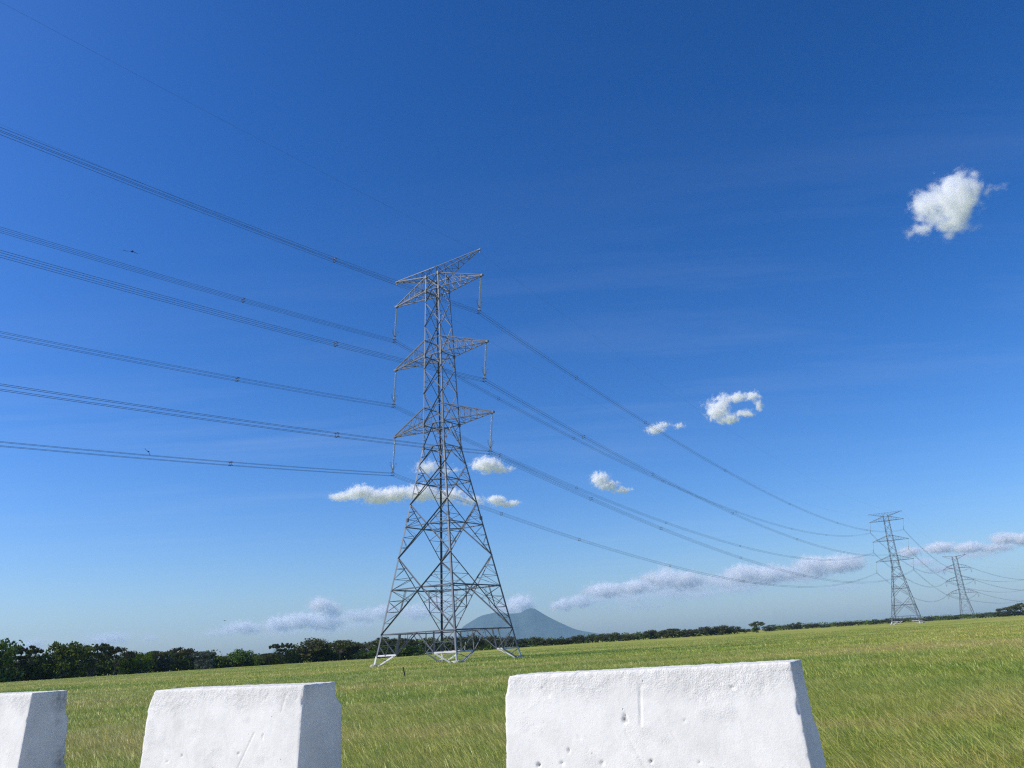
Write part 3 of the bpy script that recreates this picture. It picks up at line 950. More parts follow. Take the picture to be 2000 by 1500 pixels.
def build_string():
    """hangs along -Z from its origin; line direction +Y"""
    root = empty('insulator_string')
    g = Geo()
    n = 27; pitch = .185; z0 = -.42
    pts = []; rad = []
    for k in range(n):
        z = z0 - k * pitch
        pts += [(0, 0, z), (0, 0, z - .035), (0, 0, z - .075), (0, 0, z - .10), (0, 0, z - .105)]
        rad += [.05, .08, .20, .19, .05]
    g.tube(pts, rad, 10)
    g.obj('disc_stack', M_DISC, root, True)
    g = Geo(); g.tube([(0, 0, .0), (0, 0, -.45)], .035, 6); g.box((0, 0, -.12), .07, .04, .09); g.obj('shackle', M_DARKMETAL, root)
    zb = z0 - n * pitch
    g = Geo(); g.tube([(0, 0, zb + .08), (0, 0, zb - .2)], .035, 6)
    g.box((0, 0, zb - .28), .26, .03, .09); g.box((0, 0, zb - .45), .03, .03, .2)
    g.obj('yoke_plate', M_STEEL, root)
    for sx in (-1, 1):
        for zz in (STR * -1 + .225, STR * -1 - .225):
            gg = Geo(); gg.tube([(sx * .225, -.32, zz + .03), (sx * .225, 0, zz + .07), (sx * .225, .32, zz + .03)], [.03, .06, .03], 6)
            gg.tube([(sx * .225, 0, zz + .05), (sx * .1, 0, min(zz + .3, zb - .25))], .03, 5)
            gg.obj('suspension_clamp', M_DARKMETAL, root)
    for sy in (-1, 1):
        c = [(0, sy * .05, zb - .15), (0, sy * .45, zb + .25), (0, sy * .80, zb + .80), (.0, sy * .85, zb + 1.02), (.0, sy * .65, zb + 1.10), (0, sy * .48, zb + .95), (0, sy * .38, zb + .45), (0, sy * .08, zb - .05)]
        gg = Geo(); gg.tube(c, .024, 5); gg.obj('arcing_horn', M_DARKMETAL, root)
    return root


s_proto = build_string()
build_kid_map()
first = True
rot_h = HANG.to_track_quat('-Z', 'Y')
# track quat leaves the line direction free: build the frame explicitly
zc = -HANG; yc = (V1 - zc * V1.dot(zc)).normalized(); xc = yc.cross(zc)
HM = Matrix((xc, yc, zc)).transposed().to_4x4()
CL_PT = {}
for ti, (T, U) in enumerate(((T1, U1), (T2, U2))):
    for side in (-1, 1):
        for lv in 'TMB':
            tp = tip_of(T, U, side, lv) + ZUP * -.1
            o = s_proto if first else copy_tree(s_proto)
            first = False
            o.matrix_world = Matrix.Translation(tp) @ HM
            which = 'near pylon' if ti == 0 else 'second pylon'
            tag(o, 'grey insulator string hanging from the %s %s arm of the %s' % (NAMES[lv], 'left' if side < 0 else 'right', which), 'insulator', 'insulator strings')
            CL_PT[(ti, side, lv)] = tp + HANG * STR

FRAME_U = {1: (U1 + U2).normalized()}


def catenary(A, B, sag, n):
    return [A.lerp(B, k / n) - ZUP * (4 * sag * (k / n) * (1 - k / n)) for k in range(n + 1)]


def bundle(A, B, sag, U, label, n=48, r=.030, spacers=(32.4, 64, 116, 180, 252, 316, 380), quad=True, from_start=True, group='conductor bundles', taper=True):
    root = empty('conductor_bundle', tuple(A))
    tag(root, label, 'power line', group)
    offs = [(sx * .225, sz * .225) for sx in (-1, 1) for sz in (-1, 1)] if quad else [(0, 0)]
    c = catenary(A, B, sag, n)
    for (a, b) in offs:
        g = Geo(); g.tube([p - A + U * a + ZUP * b for p in c], r, 5, False)
        g.obj('wire', M_WIRE, root, True)
    Ln = (B - A).length
    if quad:
        for s in spacers:
            if s > Ln - 12: continue
            t = s / Ln
            p = A.lerp(B, t) - ZUP * (4 * sag * t * (1 - t)) - A
            d = (B - A).normalized()
            g = Geo()
            q = [p + U * a + ZUP * b for (a, b) in ((-.225, -.225), (.225, -.225), (.225, .225), (-.225, .225))]
            for i in range(4):
                g.tube([q[i], q[(i + 1) % 4]], .028, 5)
                g.tube([q[i] - d * .22, q[i] + d * .22], .048, 6)
            g.obj('spacer', M_DARKMETAL, root)
    return root


OFF0 = Vector((-218.623, -332.914, 2.979)); SAG0 = 10.863
OFF0 = OFF0; SAG1 = 12.98
for side in (-1, 1):
    for lv in 'TMB':
        sd = 'left' if side < 0 else 'right'
        A = CL_PT[(0, side, lv)]
        bundle(A, A + OFF0, SAG0, U1, 'four-wire bundle from the %s %s arm of the near pylon running out to the left' % (NAMES[lv], sd), n=60, r=.020, spacers=(32.4, 96, 160, 224, 288, 350))
        B = CL_PT[(1, side, lv)]
        bundle(A, B, SAG1, FRAME_U[1], 'four-wire bundle from the %s %s arm of the near pylon sagging to the second pylon' % (NAMES[lv], sd), n=48, r=.019)
for side in (-1, 1):
    sd = 'left' if side < 0 else 'right'
    A = T1 + U1 * (ARM_E * side) + ZUP * (ZR - .6); B = T2 + U2 * (ARM_E * side) + ZUP * (ZR - .6)
    bundle(A, A + OFF0 + Vector((0, 0, 3)), 8.6, U1, 'thin earth wire from the %s top tip of the near pylon to the upper left' % sd, r=.009, quad=False, n=60, group='earth wires')
    bundle(A, B, 10.0, U1, 'thin earth wire from the %s top tip of the near pylon to the second pylon' % sd, r=.009, quad=False, group='earth wires')


def t3_tip(T, yaw, side, k, sc=1.0):
    z, e = ((48.4, 12.2), (36.4, 12.8), (24.2, 13.4))[k]
    return T + Vector((math.cos(yaw), math.sin(yaw), 0)) * (e * side * sc) + ZUP * z * sc


for side in (-1, 1):
    sd = 'left' if side < 0 else 'right'
    for k, lv in enumerate('TMB'):
        A = CL_PT[(1, side, lv)]; B = t3_tip(T3, YAW3, side, k); Cc = t3_tip(T4, YAW4, side, k, .97)
        bundle(A, B, 11.5, U2, 'distant bundle from the %s %s arm of the second pylon down to the farthest one' % (NAMES[lv], sd), n=36, r=.028, spacers=(66, 132, 198, 264, 330))
        bundle(B, Cc, 9.5, U2, 'distant bundle from the %s %s arm of the farthest pylon to the right edge' % (NAMES[lv], sd), n=30, r=.032, spacers=(66, 132, 198, 264))
        g = Geo()
        d1 = (A - B).normalized() * 3.2; d2 = (Cc - B).normalized() * 3.2
        pts = [d1 + ZUP * -.3, d1 * .75 + ZUP * -2.2, d1 * .35 + ZUP * -4.0, ZUP * -4.6, d2 * .35 + ZUP * -4.0, d2 * .75 + ZUP * -2.2, d2 + ZUP * -.3]
        g.tube(pts, .09, 6)
        j = g.obj('jumper_cable', M_WIRE, None, True); j.location = B
        tag(j, 'looped jumper cable under the %s %s arm of the farthest pylon' % (NAMES[lv], sd), 'cable', 'jumper loops')
    A = T2 + U2 * (ARM_E * side) + ZUP * (ZR - .5)
    u3 = Vector((math.cos(YAW3), math.sin(YAW3), 0)); u4 = Vector((math.cos(YAW4), math.sin(YAW4), 0))
    B = T3 + u3 * (10.8 * side) + ZUP * 61.2; Cc = T4 + u4 * (10.5 * side) + ZUP * 59.4
    bundle(A, B, 9, U2, 'faint earth wire between the second pylon and the farthest one, %s side' % sd, r=.016, quad=False, n=30, group='earth wires')
    bundle(B, Cc, 7, U2, 'faint earth wire from the farthest pylon to the right edge, %s side' % sd, r=.016, quad=False, n=30, group='earth wires')

# ------------------------------------------------------------ trees
def crown_mesh(kind, seed):
    """leaf cards on puffs; unit tree: height 1, radius about 1 in x and y"""
    rs = np.random.RandomState(seed)
    puffs = []
    if kind in ('umbrella', 'open_umbrella'):
        for k in range(34):
            a = rs.rand() * 6.283; r = math.sqrt(rs.rand()) * .92
            z = .86 - .22 * r * r + rs.randn() * .03
            puffs.append((r * math.cos(a), r * math.sin(a), z, .24, .085))
        for k in range(16 if kind == 'umbrella' else 4):
            a = rs.rand() * 6.283; r = math.sqrt(rs.rand()) * .75
            puffs.append((r * math.cos(a), r * math.sin(a), .66 - rs.rand() * (.40 if kind == 'umbrella' else .1), .24, .11))
        n, ls = 90, .075
    elif kind == 'round':
        for k in range(34):
            v = rs.randn(3); v /= np.linalg.norm(v); r = rs.rand() ** .4
            puffs.append((v[0] * r * .72, v[1] * r * .72, .50 + v[2] * r * .40, .30, .14))
        n, ls = 90, .085
    elif kind == 'broad':
        for k in range(46):
            a = rs.rand() * 6.283; r = math.sqrt(rs.rand()) * .85
            z = .10 + rs.rand() * (.80 - .30 * r * r)
            puffs.append((r * math.cos(a), r * math.sin(a), z, .30, .13))
        n, ls = 80, .09
    elif kind == 'feathery':
        for k in range(26):
            a = rs.rand() * 6.283; r = math.sqrt(rs.rand()) * .6; h = .18 + rs.rand() * .55
            puffs.append((r * math.cos(a), r * math.sin(a), h, .28, .15))
        for k in range(22):      # arching plumes
            a = rs.rand() * 6.283
            for q in range(4):
                t = q / 3; r = .25 + .55 * t
                puffs.append((r * math.cos(a), r * math.sin(a), .68 + .30 * math.sin(t * 2.4) * (.6 + .4 * rs.rand()), .09, .05))
        n, ls = 46, .07
    elif kind == 'bare':
        for k in range(10):
            a = rs.rand() * 6.283; r = math.sqrt(rs.rand()) * .9
            puffs.append((r * math.cos(a), r * math.sin(a), .88 - .25 * r * r, .12, .05))
        n, ls = 14, .06
    else:                        # scrub
        for k in range(30):
            a = rs.rand() * 6.283; r = math.sqrt(rs.rand()) * .85
            puffs.append((r * math.cos(a), r * math.sin(a), .1 + rs.rand() * (.72 - .35 * r), .26, .17))
        n, ls = 60, .11
    V = []; F = []
    for (x, y, z, rr, rz) in puffs:
        d = rs.randn(n, 3); d /= np.linalg.norm(d, axis=1)[:, None]
        rad = rs.rand(n) ** .45
        c = np.stack([x + d[:, 0] * rad * rr, y + d[:, 1] * rad * rr, z + d[:, 2] * rad * rz], 1)
        nn = rs.randn(n, 3) * .8 + d; nn /= np.linalg.norm(nn, axis=1)[:, None]
        t = np.cross(nn, rs.randn(n, 3)); t /= np.linalg.norm(t, axis=1)[:, None]
        b = np.cross(nn, t)
        s = ls * (.5 + rs.rand(n))
        for i in range(n):
            o = len(V); q = s[i]
            zsc = np.array([1, 1, .8])
            V += [c[i] - t[i] * q * .5 * zsc, c[i] + b[i] * q * .35 * zsc, c[i] + t[i] * q * .5 * zsc, c[i] - b[i] * q * .35 * zsc]
            F.append((o, o + 1, o + 2, o + 3))
    A = np.array(V)
    A[:, 2] *= 1.0 / np.percentile(A[:, 2], 99.2)
    A[:, :2] *= 1.0 / np.percentile(np.hypot(A[:, 0], A[:, 1]), 96)
    V = A
    me = bpy.data.meshes.new('crown')
    me.from_pydata([tuple(v) for v in V], [], F); me.update()
    return me


def trunk_mesh(kind, seed):
    rs = random.Random(seed); g = Geo()
    if kind in ('umbrella', 'open_umbrella', 'bare', 'round'):
        top = .34 if kind != 'round' else .3
        g.tube([(0, 0, -.03), (.01, 0, top * .5), (.02, .01, top)], [.05, .04, .035], 7)
        for k in range(9 if kind != 'bare' else 14):
            a = k * 6.283 / 9 + rs.random() * .5; r = .45 + rs.random() * .4
            p = [(.02, .01, top * .92), (math.cos(a) * r * .4, math.sin(a) * r * .4, top + .22), (math.cos(a) * r * .8, math.sin(a) * r * .8, .72 - .1 * r), (math.cos(a) * r, math.sin(a) * r, .84 - .15 * r)]
            g.tube(p, [.026, .018, .011, .004], 5)
            if kind == 'bare':
                for q in range(5):
                    b = a + rs.uniform(-.5, .5); rr = r * rs.uniform(.7, 1.1)
                    g.tube([p[2], (math.cos(b) * rr, math.sin(b) * rr, .8 + rs.random() * .2)], [.008, .003], 4)
    else:
        for k in range(5):
            a = rs.random() * 6.283; r = rs.random() * .4
            g.tube([(r * .3 * math.cos(a), r * .3 * math.sin(a), -.03), (r * .6 * math.cos(a), r * .6 * math.sin(a), .3), (r * math.cos(a), r * math.sin(a), .75)], [.04, .03, .01], 6)
    me = bpy.data.meshes.new('trunk')
    me.from_pydata([tuple(v) for v in g.V], [], g.F); me.update()
    me.materials.append(M_BARK)
    return me


KINDS = ('umbrella', 'open_umbrella', 'round', 'broad', 'feathery', 'bare', 'scrub')
LEAFM = {'umbrella': M_LEAF_BROWN, 'open_umbrella': M_LEAF_BROWN, 'round': M_LEAF, 'broad': M_LEAF, 'feathery': M_LEAF_PALE, 'bare': M_LEAF_BROWN, 'scrub': M_LEAF}
BANK = {k: [(crown_mesh(k, 10 * i + j), trunk_mesh(k, 10 * i + j)) for j in range(3)] for i, k in enumerate(KINDS)}
MATBANK = {}


def crown_variant(kind, j, mat):
    key = (kind, j, mat.name)
    if key not in MATBANK:
        me = BANK[kind][j][0].copy(); me.materials.clear(); me.materials.append(mat)
        MATBANK[key] = me
    return MATBANK[key]


def edge_dist(x):
    return float(np.interp(x, [-200, 0, 400, 800, 1016, 1150, 1340, 1480, 1520, 1740, 2000, 2300], [270, 283, 325, 330, 480, 520, 540, 560, 760, 860, 900, 900]))


TREE_N = [0]


def tree(x, ytop, wpx, kind, label, mat=None, back=0.0, group='trees along the field edge', name='tree', asym=1.0):
    i = TREE_N[0]; TREE_N[0] += 1
    az, el = azel(x, hor(x))
    D = edge_dist(x) + back
    # distance along the view ray's ground track
    _, e = azel(x, ytop)
    Hh = D * math.tan(e) + EYE.z
    ppm = FOC / D / math.cos(az) ** 0.5
    R = wpx / 2 / ppm
    loc = (math.sin(az) * D, math.cos(az) * D, 0)
    j = i % 3
    mat = mat or LEAFM[kind]
    root = empty(name, loc, RNG.uniform(0, 6.28) )
    # keep crowns from growing into their neighbours in depth
    root.scale = (R, R * asym, Hh)
    cr = link_mesh('crown', crown_variant(kind, j, mat), None, root)
    link_mesh('trunk', BANK[kind][j][1], None, root)
    tag(root, label, 'tree' if kind != 'scrub' else 'bush', group)
    return root


TR = [
 (-18, 1252, 90, 'broad', 'dark dense tree at the extreme left edge', None),
 (38, 1264, 62, 'feathery', 'wispy tree second from the left edge of the tree line', None),
 (72, 1275, 50, 'broad', 'low dark tree in the dip left of the tallest leafy one', None),
 (125, 1257, 86, 'broad', 'tallest leafy tree of the left group, green topped', M_LEAF),
 (178, 1259, 62, 'feathery', 'pale plumed bamboo-like clump right of the tall green topped tree', None),
 (224, 1266, 66, 'open_umbrella', 'flat topped tree between the pale plumes and the bright green tree', None),
 (243, 1282, 46, 'broad', 'dark bushy tree under the flat topped one', None),
 (272, 1276, 46, 'round', 'bright green round tree in the left tree line', M_LEAF_BRIGHT),
 (303, 1272, 40, 'umbrella', 'small umbrella tree right behind the bright green one', None),
 (320, 1286, 40, 'broad', 'low grey green tree between the two umbrella trees', M_LEAF_GREY),
 (347, 1266, 64, 'open_umbrella', 'wide umbrella tree with a ragged top right of the bright green tree', None),
 (365, 1281, 36, 'broad', 'dense tree filling under the wide ragged umbrella tree', None),
 (396, 1273, 44, 'umbrella', 'thin umbrella tree above pale flowering shrubs', M_LEAF_GREY),
 (400, 1287, 36, 'scrub', 'pale silvery shrub at the foot of the thin umbrella tree', M_LEAF_GREY),
 (436, 1281, 44, 'broad', 'low dark tree left of the big round tree', None),
 (472, 1269, 52, 'round', 'big round dark tree standing apart with pale blotches', M_LEAF),
 (508, 1279, 40, 'broad', 'low tree just right of the big round one', None),
 (526, 1276, 34, 'umbrella', 'small distant umbrella tree left of the feathery one', None),
 (550, 1257, 46, 'feathery', 'tall feathery pale green tree rising above its neighbours', None),
 (575, 1272, 34, 'broad', 'dark gap-filling tree right of the feathery one', None),
 (612, 1249, 84, 'round', 'huge dome crowned tree, widest of the left tree line', M_LEAF_BROWN),
 (664, 1251, 66, 'open_umbrella', 'umbrella tree with sky under its canopy right of the huge dome', None),
 (640, 1268, 60, 'broad', 'dark tree below the dome and the open umbrella tree', None),
 (690, 1257, 40, 'umbrella', 'small umbrella tree at the end of the big clump', None),
 (680, 1270, 50, 'broad', 'bushy tree beneath the small end umbrella tree', None),
 (716, 1253, 30, 'bare', 'nearly bare tree just left of the pylon', None),
 (712, 1272, 46, 'broad', 'low tree under the nearly bare one', None),
 (752, 1245, 52, 'open_umbrella', 'umbrella tree seen through the left leg of the pylon', None),
 (748, 1262, 46, 'broad', 'dark tree below the umbrella crown at the left leg', None),
 (795, 1247, 50, 'open_umbrella', 'umbrella tree right of the pylon left leg', None),
 (800, 1262, 50, 'broad', 'dark tree low between the left and centre legs', None),
 (842, 1246, 50, 'round', 'round tree just left of the pylon centre legs', M_LEAF_BROWN),
 (882, 1244, 50, 'round', 'round tree right behind the pylon centre legs', M_LEAF_BROWN),
 (922, 1241, 54, 'round', 'tallest round tree behind the right half of the pylon base', M_LEAF_BROWN),
 (962, 1242, 44, 'round', 'round brownish tree before the mountain inside the pylon base', M_LEAF_BROWN),
 (993, 1244, 36, 'round', 'dark tree at the right leg of the pylon', M_LEAF_BROWN),
 (1018, 1248, 26, 'broad', 'small tree just right of the pylon right leg', M_LEAF_BROWN),
 (1045, 1244, 38, 'round', 'rounded tree below the mountain summit', M_LEAF_BROWN),
 (1072, 1248, 26, 'round', 'smaller tree right of the one below the summit', M_LEAF_BROWN),
 (1090, 1248, 26, 'broad', 'low tree under the right mountain slope', M_LEAF_BROWN),
 (1110, 1246, 28, 'broad', 'low wide tree under the lower mountain slope', M_LEAF_BROWN),
 (1130, 1241, 28, 'round', 'rounded tree near the right foot of the mountain', M_LEAF_BROWN),
 (1156, 1239, 30, 'round', 'first tree right of the mountain foot', M_LEAF_BROWN),
 (1176, 1238, 28, 'round', 'second tree right of the mountain foot', M_LEAF_BROWN),
 (1198, 1236, 30, 'round', 'third tree right of the mountain foot, slightly taller', M_LEAF_BROWN),
 (1222, 1239, 30, 'broad', 'low tree in the dip of the middle tree row', M_LEAF_BROWN),
 (1245, 1237, 32, 'round', 'tree right of the dip in the middle tree row', M_LEAF_BROWN),
 (1272, 1231, 36, 'round', 'domed tree left of the tallest in the middle row', M_LEAF_BROWN),
 (1300, 1231, 36, 'round', 'tree beside the domed one in the middle row', M_LEAF_BROWN),
 (1312, 1228, 30, 'umbrella', 'tallest umbrella tree of the middle row', M_LEAF_BROWN),
 (1332, 1231, 30, 'round', 'tree right of the tallest umbrella in the middle row', M_LEAF_BROWN),
 (1353, 1229, 30, 'broad', 'low tree before the end clump of the middle row', M_LEAF_BROWN),
 (1381, 1224, 36, 'round', 'left tree of the clump that ends the middle row', M_LEAF_BROWN),
 (1409, 1222, 36, 'round', 'centre tree of the clump that ends the middle row', M_LEAF_BROWN),
 (1434, 1223, 28, 'round', 'right tree of the clump that ends the middle row', M_LEAF_BROWN),
 (1480, 1214, 29, 'open_umbrella', 'lone umbrella tree standing out in the open field', M_LEAF_BROWN),
 (1476, 1225, 16, 'round', 'small round bush at the foot of the lone umbrella tree', M_LEAF),
 (1970, 1186, 42, 'open_umbrella', 'broad dark umbrella tree near the right edge', M_LEAF_BROWN),
 (1998, 1178, 36, 'open_umbrella', 'highest umbrella tree cut by the right edge', M_LEAF_BROWN),
 (1968, 1194, 46, 'broad', 'dark tree beneath the broad umbrella tree at the right', M_LEAF_BROWN),
]
for (x, yt, w, k, lab, mt) in TR:
    tree(x, yt, w, k, lab, mt, back=RNG.uniform(0, 14) if k != 'scrub' else -4)
# small far trees, right of the open field
far = [(1455, 1228, 22), (1503, 1221, 26), (1525, 1222, 22), (1540, 1220, 18), (1556, 1216, 24), (1578, 1219, 20), (1593, 1218, 22), (1612, 1219, 20), (1627, 1217, 18), (1643, 1215, 22), (1660, 1214, 20), (1676, 1214, 20),
       (1690, 1213, 20), (1706, 1211, 18), (1722, 1211, 20), (1740, 1207, 22), (1758, 1208, 22), (1774, 1207, 24), (1795, 1208, 22), (1812, 1204, 22), (1828, 1203, 20), (1846, 1203, 22), (1862, 1202, 20), (1880, 1200, 22), (1900, 1200, 20),
       (1918, 1198, 22), (1935, 1196, 22), (1950, 1195, 20)]
ORD = 'first second third fourth fifth sixth seventh eighth ninth tenth eleventh twelfth thirteenth fourteenth fifteenth'.split()
cnt = {}
for i, (x, yt, w) in enumerate(far):
    side = 'left of the second pylon' if x < 1735 else ('between the second and farthest pylons' if x < 1885 else 'right of the farthest pylon')
    if i == 0: lab = 'small far tree in the gap left of the lone umbrella tree'
    elif i == 1: lab = 'small far tree touching the lone umbrella tree on its right'
    else:
        cnt[side] = cnt.get(side, 0) + 1
        shape = ('round crowned', 'bushy', 'flat topped')[i % 3] if i % 5 else 'round crowned'
        lab = '%s small %s far tree on the horizon %s' % (ORD[cnt[side] - 1], shape, side)
    tree(x, yt, w, ('round', 'broad', 'umbrella')[i % 3] if i % 5 else 'round', lab, M_LEAF_BROWN, back=RNG.uniform(0, 30), group='small far trees %s' % side)


def undergrowth():
    rs = np.random.RandomState(5); V = []; F = []
    for x in np.arange(-260, 2250, 2.2):
        if 1441 < x < 1506: continue
        D = edge_dist(x) + 8 + rs.rand() * 14
        az, _ = azel(x, hor(x)) if False else (math.atan2(world_ray(x, hor(x)).x, world_ray(x, hor(x)).y), 0)
        hmax = {0: 4.8, 1: 3.8, 2: 3.8}[0 if x < 1000 else (1 if x < 1500 else 2)] * (.6 + .8 * rs.rand())
        if 420 < x < 560: hmax *= .7
        n = 60 if x < 1000 else 34
        w = 2.4 * FOC ** 0 * D / 800
        cx0, cy0 = math.sin(az) * D, math.cos(az) * D
        for _k in range(n):
            c = np.array([cx0 + rs.randn() * w * .6, cy0 + rs.randn() * 2.2, abs(rs.rand() ** .8) * hmax])
            t = rs.randn(3); t /= np.linalg.norm(t); b = np.cross(t, rs.randn(3)); b /= np.linalg.norm(b)
            s = .55 + .5 * rs.rand()
            o = len(V)
            V += [tuple(c - t * s * .6), tuple(c + b * s * .4), tuple(c + t * s * .6), tuple(c - b * s * .4)]
            F.append((o, o + 1, o + 2, o + 3))
    o = mesh_from('undergrowth', V, F, M_LEAF)
    tag(o, 'dark tangled undergrowth along the foot of the tree line', 'undergrowth', kind='stuff')


undergrowth()

# ------------------------------------------------------------ grass
def clump_mesh(seed, nb, spread, hgt, width, lean):
    rs = np.random.RandomState(seed)
    V = []; F = []; Hh = []; Rn = []
    for k in range(nb):
        a = rs.rand() * 6.283; r = math.sqrt(rs.rand()) * spread
        x, y = r * math.cos(a), r * math.sin(a)
        h = hgt * (.5 + .6 * rs.rand()); rnd = rs.rand()
        la = rs.randn() * .55; L = lean * (.4 + .9 * rs.rand())
        dx, dy = -math.cos(la) * L, math.sin(la) * L + rs.randn() * .12
        pa = rs.rand() * 3.14; px, py = math.cos(pa) * width * .5, math.sin(pa) * width * .5
        o = len(V)
        for t, wv in ((0, 1), (.45, .85), (.8, .55)):
            X = x + dx * h * t ** 1.7; Y = y + dy * h * t ** 1.7; Z = h * t * (1 - .22 * t * L)
            V += [(X - px * wv, Y - py * wv, Z), (X + px * wv, Y + py * wv, Z)]; Hh += [t, t]; Rn += [rnd, rnd]
        V.append((x + dx * h, y + dy * h, h * (1 - .22 * L))); Hh.append(1); Rn.append(rnd)
        F += [(o, o + 1, o + 3, o + 2), (o + 2, o + 3, o + 5, o + 4), (o + 4, o + 5, o + 6)]
    me = bpy.data.meshes.new('grass_clump')
    me.from_pydata(V, [], F); me.update()
    for nm, arr in (('h', Hh), ('rnd', Rn)):
        at = me.attributes.new(nm, 'FLOAT', 'POINT'); at.data.foreach_set('value', arr)
    return me


M_BLADE = blade_mat()


def scatter(name, label, clumps, pts, scales, mat):
    """one grass object: its points carry clump instances through geometry nodes"""
    me = bpy.data.meshes.new(name)
    me.from_pydata([tuple(p) for p in pts], [], [])
    at = me.attributes.new('sc', 'FLOAT', 'POINT'); at.data.foreach_set('value', scales)
    o = bpy.data.objects.new(name, me); COL.objects.link(o)
    ng = bpy.data.node_groups.new(name + '_nodes', 'GeometryNodeTree')
    ng.interface.new_socket('Geometry', in_out='INPUT', socket_type='NodeSocketGeometry')
    ng.interface.new_socket('Geometry', in_out='OUTPUT', socket_type='NodeSocketGeometry')
    gi = ng.nodes.new('NodeGroupInput'); go = ng.nodes.new('NodeGroupOutput')
    m2p = ng.nodes.new('GeometryNodeMeshToPoints')
    ng.links.new(gi.outputs[0], m2p.inputs['Mesh'])
    iop = ng.nodes.new('GeometryNodeInstanceOnPoints')
    ng.links.new(m2p.outputs[0], iop.inputs['Points'])
    g2i = ng.nodes.new('GeometryNodeGeometryToInstance')
    for c in clumps:
        oi = ng.nodes.new('GeometryNodeObjectInfo'); oi.inputs['Object'].default_value = c
        ng.links.new(oi.outputs['Geometry'], g2i.inputs[0])
    ng.links.new(g2i.outputs[0], iop.inputs['Instance'])
    iop.inputs['Pick Instance'].default_value = True
    ri = ng.nodes.new('FunctionNodeRandomValue'); ri.data_type = 'INT'
    ri.inputs[4].default_value = 0; ri.inputs[5].default_value = len(clumps) - 1
    ng.links.new(ri.outputs[2], iop.inputs['Instance Index'])
    rv = ng.nodes.new('FunctionNodeRandomValue'); rv.data_type = 'FLOAT_VECTOR'
    rv.inputs[0].default_value = (-.08, -.08, -.7); rv.inputs[1].default_value = (.08, .08, .7)
    ng.links.new(rv.outputs[0], iop.inputs['Rotation'])
    na = ng.nodes.new('GeometryNodeInputNamedAttribute'); na.data_type = 'FLOAT'; na.inputs['Name'].default_value = 'sc'
    ng.links.new(na.outputs[0], iop.inputs['Scale'])
    sm = ng.nodes.new('GeometryNodeSetMaterial'); sm.inputs['Material'].default_value = mat
    ng.links.new(iop.outputs[0], sm.inputs['Geometry'])
    ng.links.new(sm.outputs[0], go.inputs[0])
    md = o.modifiers.new('grow', 'NODES'); md.node_group = ng
    o.data.materials.append(mat)
    tag(o, label, 'grass', kind='stuff')
    return o


def clump_obj(me):
    me.materials.append(M_BLADE)
    return bpy.data.objects.new('grass_clump', me)


def sector(n, r0, r1, half, seed):
    rs = np.random.RandomState(seed)
    r = np.sqrt(r0 * r0 + rs.rand(n) * (r1 * r1 - r0 * r0)); a = math.radians(2) + (rs.rand(n) * 2 - 1) * half
    P = np.stack([np.sin(a) * r, np.cos(a) * r, np.zeros(n)], 1)
    nn = P[:, 0] * RN.x + P[:, 1] * RN.y
    P = P[nn > 7.1]
    return P, rs


HALF = math.radians(44)
c_near = [clump_obj(clump_mesh(100 + i, 26, .22, .36, .011, .75)) for i in range(6)]
P, rs = sector(26000, 8.5, 34, HALF, 1)
tall = fbm(np.stack([P[:, 0] * .25, P[:, 1] * .25, P[:, 2]], 1), 3, 21)
scatter('grass_near', 'wind-bent yellow green grass of the near field behind the barriers', c_near, P, .55 + .8 * tall + .35 * rs.rand(len(P)), M_BLADE)
c_mid = [clump_obj(clump_mesh(200 + i, 46, .55, .34, .022, .7)) for i in range(5)]
P, rs = sector(30000, 33, 85, HALF, 2)
scatter('grass_middle', 'green and straw coloured grass around the pylon feet', c_mid, P, .7 + .6 * rs.rand(len(P)), M_BLADE)
c_far = [clump_obj(clump_mesh(300 + i, 60, 1.5, .30, .05, .6)) for i in range(4)]
P, rs = sector(42000, 84, 270, HALF, 3)
scatter('grass_far', 'short grass of the far field below the tree line', c_far, P, .7 + .6 * rs.rand(len(P)), M_BLADE)


